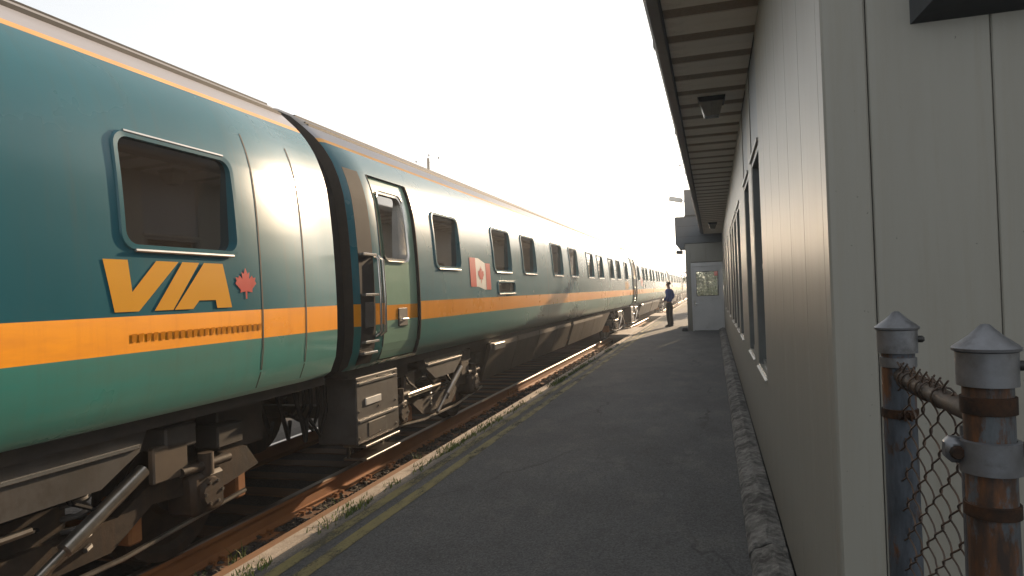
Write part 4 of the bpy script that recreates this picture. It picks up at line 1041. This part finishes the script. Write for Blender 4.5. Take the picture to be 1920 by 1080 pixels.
for _ in range(9000):
    y = random.uniform(14, 62); x = random.uniform(-3.35, -2.73)
    if 23.2 < y < 28 or 38 < y < 42.6: continue
    if noise.noise(Vector((x * 2.5, y * .5, 7))) + (y - 26) * .02 + (x + 3.0) * .8 > .05: sp_.append((x, y))
for _ in range(60):
    c = random.choice(((-3.22, 3.95), (-3.30, 4.1), (-3.2, 5.2), (-3.18, 6.9), (-3.2, 3.6))); sp_.append((random.gauss(c[0], .02), random.gauss(c[1], .03)))
blades(sp_, 'trackside_grass', 'yellow green grass between the platform edge and the far track', .06, .16)

# ------------------------------------------------------------------ trees beyond the annex, seen through its door pane
def tree(loc, H, R, lab, seed):
    rnd = random.Random(seed); t = thing('broadleaf_tree', lab, 'tree', loc, 'shrub trees beyond the annex')
    m = MB(); m.tube([(0, 0, 0), (.05, 0, H * .3), (-.06, .05, H * .6), (0, 0, H * .9)], [.16, .12, .08, .02], 9)
    for k in range(9):
        a = k * 2.4; z = H * (.2 + .07 * k); e = Vector((math.cos(a) * R * .75, math.sin(a) * R * .75, z + R * .35)); m.tube([(0, 0, z), e * .5 + Vector((0, 0, z * .5)), e], [.06, .035, .012], 6)
    m.build('trunk', M['bark'], t, True)
    m = MB(); cl = [(Vector((rnd.gauss(0, R * .42), rnd.gauss(0, R * .42), H * rnd.uniform(.10, 1.0))), rnd.uniform(.35, .7)) for _ in range(42)]
    for c, r in cl:
        for _ in range(130):
            d = Vector((rnd.gauss(0, 1), rnd.gauss(0, 1), rnd.gauss(0, .8))).normalized() * r * rnd.uniform(.5, 1) + c
            u = Vector((rnd.uniform(-1, 1), rnd.uniform(-1, 1), rnd.uniform(-1, 1))).normalized(); w = u.orthogonal().normalized(); s = rnd.uniform(.05, .09)
            m.add([d - u * s, d + w * s * .5, d + u * s, d - w * s * .5], [(0, 1, 2, 3)])
    m.build('crown', M['leaf'], t)
tree((-.30, 44, -.02), 3.4, 1.1, 'leafy shrub tree beyond the annex seen at the left of its door pane', 1)
tree((1.5, 47, -.02), 3.8, 1.1, 'leafy shrub tree beyond the annex seen at the right of its door pane', 2)
t = thing('signpost', 'small red sign on a post seen through the annex door pane', 'sign', (.22, 34, 0))
m = MB(); m.tube([(0, 0, 0), (0, 0, 2.35)], .025, 8); m.build('sign_post', M['boxgrey'], t)
m = MB(); m.cbox(-.16, .16, -.045, -.028, 2.0, 2.3, .006); m.build('sign_panel', M['red'], t)

# ------------------------------------------------------------------ bright thin haze (backlit air)
hz = MB(); hz.box(-2600, 2600, -2600, 2600, -1.75, 12.5)
hm = bpy.data.materials.new('haze'); hm.use_nodes = True; nt = hm.node_tree; nt.nodes.clear()
ho = nt.nodes.new('ShaderNodeOutputMaterial'); pv = nt.nodes.new('ShaderNodeVolumePrincipled')
pv.inputs['Color'].default_value = (.90, .93, .97, 1); pv.inputs['Density'].default_value = .0035; pv.inputs['Anisotropy'].default_value = .5
nt.links.new(pv.outputs[0], ho.inputs['Volume'])
tag(hz.build('haze', hm), 'thin bright haze in the air', 'haze', kind='stuff')
